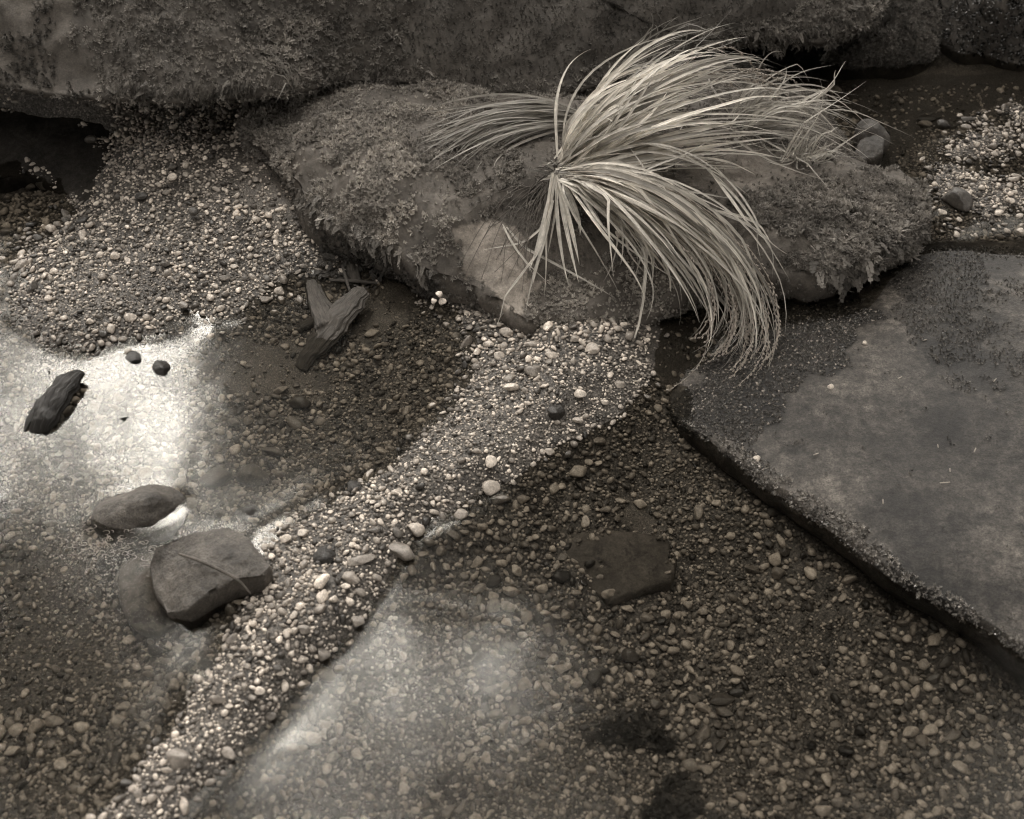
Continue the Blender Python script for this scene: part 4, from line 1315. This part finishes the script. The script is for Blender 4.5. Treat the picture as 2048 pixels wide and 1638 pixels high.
def seed_stalk(C):
    V, Fx = tube(C, np.linspace(.0011, .0005, len(C)), 5, 0, 3, 1, 0)
    me = mesh_np('seed_stalk', V - np.array(tussock.location), Fx)
    st = obj('seed_stalk', me, M['straw'], tussock)
    v0, f0 = PR[1][2]
    Vs, Fs = [], []
    n = 34
    D = catmull(C[int(len(C) * .5):], n)
    T = np.gradient(D, axis=0); T /= np.linalg.norm(T, axis=1)[:, None]
    for i in range(n):
        sd = np.cross(T[i], np.random.default_rng(i).normal(size=3)); sd /= np.linalg.norm(sd)
        d = T[i] + sd * .35; d /= np.linalg.norm(d)
        e1 = np.cross(d, (0, 0, 1.0)); e1 /= np.linalg.norm(e1); e2 = np.cross(d, e1)
        Vs.append(D[i] + sd * .0022 + v0[:, :1] * d * .0036 + v0[:, 1:2] * e1 * .0013 + v0[:, 2:] * e2 * .0013)
        Fs.append(f0 + i * len(v0))
    me = mesh_np('seed_head', np.concatenate(Vs) - np.array(tussock.location), np.concatenate(Fs))
    obj('seed_head', me, M['straw'], st)


for C, w in bundle(Cg[:3], 26, .018, (.93, 1.0), (.001, .001), 26):
    seed_stalk(C)
for C, w in bundle([[(1300, 200, .2), (1400, 130, .27), (1480, 110, .27), (1530, 150, .2), (1540, 200, .14)], [(1330, 190, .2), (1430, 160, .25), (1520, 170, .2), (1560, 200, .14)]], 8, .02, (.9, 1.0), (.001, .001), 26):
    seed_stalk(C)
rV, rF, off = [], [], 0
for k in range(46):
    a0 = (random.uniform(1085, 1130), random.uniform(345, 375)); a1 = (a0[0] + random.uniform(-190, 20), a0[1] + random.uniform(40, 190))
    mid = ((a0[0] + a1[0]) / 2 + random.uniform(-25, 25), (a0[1] + a1[1]) / 2 + random.uniform(-25, 15))
    q = []
    C = catmull(ats([(*a0, .16), (*mid, .13), (*a1, .11)]), 12)
    C[:, 2] = rock_top(C[:, :2]) + .007 + .004 * np.random.default_rng(k).random(12)
    V, Fx = tube(C, np.linspace(.0010, .0005, 12), 5, 0, 3, 1, .4)
    rV.append(V); rF.append([f + off for f in Fx]); off += len(V)
me = mesh_np('roots', np.concatenate(rV) - np.array(tussock.location), [np.concatenate([f[0] for f in rF]), np.concatenate([f[1] for f in rF])])
obj('roots', me, M['twig'], tussock)['kind'] = 'stuff'


def tuft(name, label, base, G, n, sp, ln, wd, s0, s1):
    e = empty(name, tuple(at(*base)))
    tag(e, label, 'grass')
    for C, w in bundle(G, n, sp, ln, wd, 13):
        V, Fq, uv = blade_mesh(C, w, random.uniform(.1, .35), random.gauss(0, .5))
        blade_obj(V, Fq, uv, e, random.uniform(s0, s1))
    return e


tuft('grass_tuft', 'greyer grass bunch trailing left over the moss from behind the tussock', (1178, 245, .17), E, 105, .014, (.5, 1.0), (.0032, .0055), .28, .46)
tuft('grass_tuft', 'loose grass blades arching over the right end of the rock towards the stream', (1480, 255, .11), Hg, 100, .034, (.4, 1.0), (.0026, .005), .3, .65)
tuft('grass_tuft', 'short stubbly grass clump standing upright at the right end of the rock', (1595, 325, .10), Fg, 70, .02, (.4, 1.0), (.0024, .0045), .32, .6)
tuft('grass_tuft', 'thin dark grass blades rising behind the tussock against the boulder', (1280, 165, .15), Ug, 60, .03, (.4, 1.0), (.002, .0036), .14, .3)
tuft('grass_tuft', 'few lone blades growing from the moss left of the rock top', (600, 195, .14), [[(605, 205, .14), (590, 160, .2), (570, 110, .25), (550, 65, .28)], [(600, 190, .14), (560, 175, .2), (530, 200, .16)]], 6, .006, (.8, 1.0), (.002, .003), .22, .34)


# ------------------------------------------------------------------ wood
fV, fF, off = [], [], 0
for k in range(110):
    px, py = random.gauss(215, 42), random.gauss(1092, 17)
    p = at(px, py, .0015); a0 = random.uniform(0, 6.28); sp_ = random.uniform(1.5, 5.0); r_ = random.uniform(.002, .0055)
    C = np.stack([p + np.array((r_ * math.cos(a) * random.uniform(.8, 1.3), r_ * .8 * math.sin(a), 0)) for a in np.linspace(a0, a0 + sp_, 9)])
    V, Fx = tube(C, np.full(9, .00045), 4, 0, 3, 1, 0)
    fV.append(V); fF.append([f + off for f in Fx]); off += len(V)
me = mesh_np('foam', np.concatenate(fV), [np.concatenate([f[0] for f in fF]), np.concatenate([f[1] for f in fF])])
tag(obj('foam', me, M['straw']), 'scribble of pale foam films floating between the two left stones', 'foam', kind='stuff')


def limb(name, pts, rads, mat, parent=None, n=24, **kw):
    C = catmull(ats(pts), n)
    r = np.interp(np.linspace(0, 1, n), np.linspace(0, 1, len(rads)), rads)
    V, Fx = tube(C, r, **kw)
    if parent is not None: V = V - np.array(parent.location)
    me = mesh_np(name, V, Fx)
    ns = kw.get('nseg', 20)
    aa = np.concatenate([np.tile(np.abs(np.linspace(-1, 1, ns, endpoint=False)), n), [.5, .5]])
    al = np.concatenate([np.repeat(np.concatenate([[0], np.cumsum(np.linalg.norm(np.diff(C, axis=0), axis=1))]), ns), [0, 1]])
    attr(me, 'shade', np.ones(len(V))); attr(me, 'around', aa); attr(me, 'along', al)
    return obj(name, me, mat, parent)


w = empty('forked_wood', tuple(at(660, 650, -.02)))
tag(w, 'weathered forked root wood half sunk beside the gravel left of the rock', 'wood')
limb('main_limb', [(600, 738, -.03), (635, 690, -.012), (670, 645, .002), (705, 605, .010), (730, 580, .014)], [.010, .023, .027, .022, .013], M['wood'], w, 60, nseg=70, ridge=.12, seed=5, flat=.42, jag=.14)
limb('side_limb', [(660, 655, .0), (640, 610, -.002), (625, 570, -.004), (612, 535, -.012)], [.024, .019, .013, .008], M['wood'], w, 24, nseg=40, seed=8, flat=.5, ridge=.18, jag=.10)
limb('cross_limb', [(600, 655, -.012), (640, 640, -.008), (690, 640, -.01)], [.008, .012, .01], M['wood'], w, 14, seed=9)
dw = empty('driftwood', tuple(at(105, 810, 0)))
tag(dw, 'black wet piece of driftwood lying in the bright reflection', 'driftwood')
limb('trunk_piece', [(78, 868, -.004), (90, 835, .008), (110, 800, .013), (137, 765, .014), (158, 745, .016)], [.012, .021, .024, .020, .011], M['blackwood'], dw, 44, nseg=56, ridge=.14, seed=11, flat=.5, jag=.2)
limb('broken_prong', [(48, 862, .0), (62, 840, .006), (88, 805, .010), (110, 780, .010)], [.003, .009, .013, .010], M['blackwood'], dw, 26, nseg=30, ridge=.2, seed=12, flat=.5, jag=.15)
tag(limb('driftwood', [(690, 505, .0), (700, 530, .003), (712, 565, .0)], [.012, .014, .01], M['wood'], None, 16, seed=13, flat=.5), 'short dark plank end tucked under the left flank of the rock', 'driftwood')
tag(limb('stick', [(660, 560, .002), (710, 562, .006), (755, 566, .002)], [.003, .004, .003], M['wood'], None, 14, seed=14, nseg=10), 'thin dark stick lying crosswise above the forked wood', 'stick')
tag(limb('stick', [(684, 530, .02), (693, 560, .014), (702, 588, .01)], [.002, .003, .002], M['wood'], None, 14, seed=15, nseg=10), 'thin pale stick leaning above the forked wood', 'stick')
tag(limb('twig', [(358, 1108, .048), (400, 1122, .058), (440, 1140, .06), (475, 1160, .055), (502, 1188, .035)], [.0022, .003, .003, .0026, .0015], M['twig'], None, 30, seed=17, nseg=8), 'bent twig lying across the angular block', 'twig')

NWORD = ['longest pale needle lying level on the slab', 'short upright needle on the lower middle of the slab', 'slanting needle in the centre of the slab', 'tiny upright needle above the longest one', 'small upright needle just above the longest one', 'pale needle near the wet left corner of the slab',
         'pale needle by the white pebble on the slab', 'slanting needle at the right edge of the slab', 'tiny needle in the dark wet growth', 'pale needle under the dark mottled patch', 'slanting needle in the dark mottled patch']
for k, (px, py, ang, ln) in enumerate([(1890, 965, 5, 20), (1766, 1003, 80, 12), (1950, 900, 60, 12), (1876, 892, 85, 9), (1900, 940, 80, 10), (1632, 908, 25, 12), (1800, 755, 30, 10), (1990, 760, 50, 12), (1700, 640, 70, 8), (1850, 680, 20, 10), (1930, 615, 40, 10)]):
    z = top_of(at(px, py)[None, :2])[0] + .002
    p = at(px, py, z); s = mmpx(py) * ln * .5
    a = math.radians(ang)
    dv = np.array((math.cos(a), math.sin(a), 0)) * s
    V, Fx = tube(np.linspace(p - dv, p + dv, 4), np.array((.0007, .0009, .0009, .0006)), 6, 0, 3, 1)
    me = mesh_np('pine_needle', V, Fx)
    tag(obj('pine_needle', me, M['needle']), NWORD[k], 'needle', 'fallen needles on the slab')


# ------------------------------------------------------------------ trees over the stream (seen only mirrored in the water, crowns shaped to darken its reflections)
def mirror(px, py, dist):
    P = at(px, py); d = P - CAM; d /= np.linalg.norm(d)
    d[2] = -d[2]
    return P + d * dist


def tree(label, clumps, foot, seed, leaf=.16, per=2400):
    r = np.random.default_rng(seed)
    e = empty('tree', (foot[0], foot[1], -.16))
    tag(e, label, 'tree', 'trees over the stream')
    cs = [(mirror(px, py, d), rad) for px, py, d, rad in clumps]
    top = np.mean([c for c, _ in cs], 0)
    base = np.array((foot[0], foot[1], -.2))
    fork = base + (top - base) * np.array((.25, .25, .6))
    parts = []; F_ = []; off = 0

    def addtube(pts, rads, n=10, ns=8):
        nonlocal off
        C = catmull(np.array(pts), n); rr = np.interp(np.linspace(0, 1, n), np.linspace(0, 1, len(rads)), rads)
        V, Fx = tube(C, rr, ns, .05, seed, 1)
        parts.append(V); F_.append([Fx[0] + off, Fx[1] + off]); off += len(V)
    addtube([base, base + (fork - base) * .5 + r.normal(0, .1, 3), fork], [.2, .15, .12], 14, 14)
    for c, rad in cs:
        mid = (fork + c) / 2 + r.normal(0, .15, 3)
        addtube([fork, mid, c], [.07, .045, .02])
        for _ in range(7):
            v = r.normal(size=3); v /= np.linalg.norm(v)
            addtube([c - v * .1, c + v * rad * .5 + r.normal(0, .08, 3), c + v * rad * 1.05], [.02, .012, .004], 7, 5)
    me = mesh_np('trunk', np.concatenate(parts) - np.array(e.location), [np.concatenate([f[0] for f in F_]), np.concatenate([f[1] for f in F_])])
    obj('trunk', me, M['bark'], e)
    LV, LF = [], []
    n = 0
    for c, rad in cs:
        m = int(per * rad ** 2)
        P = r.normal(0, 1, (m, 3)); P /= np.linalg.norm(P, axis=1)[:, None]
        P = c + P * (rad * r.random(m) ** .45)[:, None] * (1 + .35 * fbm(P, 2.2, 2, seed))[:, None]
        a = r.normal(size=(m, 3)); a /= np.linalg.norm(a, axis=1)[:, None]
        b = np.cross(a, r.normal(size=(m, 3))); b /= np.linalg.norm(b, axis=1)[:, None]
        L = leaf * r.uniform(.6, 1.3, m)[:, None]
        Q = np.stack([P - a * L * .5, P + b * L * .25, P + a * L * .5, P - b * L * .25], 1).reshape(-1, 3)
        LV.append(Q); LF.append(n + np.arange(m * 4).reshape(-1, 4)); n += m * 4
    me = mesh_np('crown', np.concatenate(LV) - np.array(e.location), np.concatenate(LF), False)
    obj('crown', me, M['foliage'], e)['kind'] = 'stuff'


tree('tree beyond the boulder whose crown darkens the pool between the two reflections',
     [(530, 640, 8, .75), (600, 780, 8, .75), (760, 800, 8, 1.1), (900, 920, 8.3, 1.0), (560, 920, 7.8, .62), (480, 1000, 7.6, .38), (1000, 720, 8.5, 1.1), (800, 620, 8.8, 1.1), (440, 540, 8.5, .55), (640, 860, 8, .6), (1150, 950, 8.5, 1.0),
      (980, 1080, 8, .7), (840, 1130, 8, .5), (720, 1190, 8, .32), (960, 1200, 7.8, .32), (1130, 1150, 7.8, .5), (480, 720, 8, .42), (455, 860, 8, .38), (430, 960, 8, .3)], (.6, 8.5), 301)
tree('tree beyond the boulder whose crown darkens the lower left pool',
     [(20, 1150, 7.5, .5), (200, 1160, 7.5, .48), (340, 1100, 7.5, .32), (120, 1300, 7.5, .9), (300, 1300, 7.5, .6), (400, 1200, 7.5, .4), (230, 1480, 7.5, .9), (60, 1560, 8, 1.1), (350, 1650, 7.5, .8), (-120, 1380, 8, 1.1), (-180, 1150, 8, .6), (430, 1780, 7.8, .8)], (-4.5, 6), 302, .15, 1000)
tree('tree beyond the boulder whose crown darkens the pool at the lower right',
     [(1290, 1250, 7.5, .6), (1210, 1180, 7.5, .45), (1300, 1420, 7.5, .6), (1480, 1500, 7.5, 1.0), (1550, 1050, 8, 1.1), (1700, 1350, 8, 1.2), (1300, 1000, 8, .8), (1330, 1640, 7.4, .5), (1900, 1150, 8.5, 1.2)], (3.2, 7), 303)
tree('unseen sparse tree over the stream added to dim and mottle the lower reflection',
     [(900, 1480, 7, .5), (1060, 1440, 7.2, .5), (760, 1560, 7, .5), (960, 1600, 7, .6), (1120, 1580, 7, .45), (640, 1680, 7, .5), (860, 1720, 7, .6), (1080, 1300, 7, .3), (720, 1400, 7, .45), (600, 1540, 7, .4), (860, 1320, 7, .35)], (-.8, 9.5), 304, .13, 950)  # sparse clumps added to weaken the sun's reflection in the lower pool


tree('tree beyond the upper stream whose crown darkens the water at the upper right',
     [(1750, 140, 9, 1.1), (1880, 220, 9, 1.1), (2000, 130, 9, 1.2), (2030, 300, 9, 1.1), (1900, 380, 8.5, 1.0), (2060, 440, 8.5, 1.0), (1700, 300, 9, 1.0), (1600, 640, 8.5, .9), (1400, 700, 8.5, .9), (1800, 60, 9.5, 1.0)], (4.6, 9.5), 305)
tree('unseen branched tree left of the boulder, leaves added to dim the left reflection',
     [(60, 1030, 7, .5), (220, 1040, 7, .5), (340, 1000, 7, .45), (60, 960, 7, .3), (200, 970, 7, .3), (330, 740, 7.3, .16), (20, 760, 7.3, .3), (150, 850, 7.2, .5), (270, 800, 7.2, .45)], (-5.2, 8.0), 306, .10, 380)  # thin leaf clumps added to dim the bright patch on the left pool


def forest_tree(label, x, y, h, rad, seed):
    r = np.random.default_rng(seed)
    e = empty('tree', (x, y, -.16))
    tag(e, label, 'tree', 'forest trees around the stream')
    C = catmull(np.array([(0, 0, -.1), (r.normal(0, .1), r.normal(0, .1), h * .5), (r.normal(0, .25), r.normal(0, .25), h)]), 14)
    V, Fx = tube(C + np.array((1e-4, 0, 0)) * np.arange(14)[:, None], np.linspace(.22, .05, 14), 14, .06, seed, 1)
    obj('trunk', mesh_np('trunk', V, Fx), M['bark'], e)
    m = 2600
    P = r.normal(0, 1, (m, 3)); P /= np.linalg.norm(P, axis=1)[:, None]
    P = np.array((0, 0, h * .55)) + P * np.array((rad, rad, h * .55)) * (r.random(m) ** .4)[:, None] * (1 + .3 * fbm(P, 2.2, 3, seed))[:, None]
    P[:, 2] = np.maximum(P[:, 2], .3)
    a = r.normal(size=(m, 3)); a /= np.linalg.norm(a, axis=1)[:, None]
    b = np.cross(a, r.normal(size=(m, 3))); b /= np.linalg.norm(b, axis=1)[:, None]
    L = .34 * r.uniform(.6, 1.3, m)[:, None]
    Q = np.stack([P - a * L * .5, P + b * L * .3, P + a * L * .5, P - b * L * .3], 1).reshape(-1, 3)
    obj('crown', mesh_np('crown', Q, np.arange(m * 4).reshape(-1, 4), False), M['foliage'], e)['kind'] = 'stuff'


for k, (x, y, h, rad, where) in enumerate(((-3.0, -2.2, 6, 1.9, 'behind the viewer on the left'), (0.2, -3.4, 7, 2.2, 'straight behind the viewer'), (3.2, -2.0, 6.5, 2.0, 'behind the viewer on the right'),
                                           (4.6, 1.6, 7, 2.0, 'beyond the right edge of the slab'), (-4.6, 1.4, 6, 1.8, 'beyond the left pool'), (6.0, 5.0, 8, 2.3, 'far right past the upper stream'),
                                           (-6.5, 4.8, 8, 2.0, 'far left past the boulder end'))):
    forest_tree('leafy forest tree standing ' + where, x, y, h, rad, 400 + k)
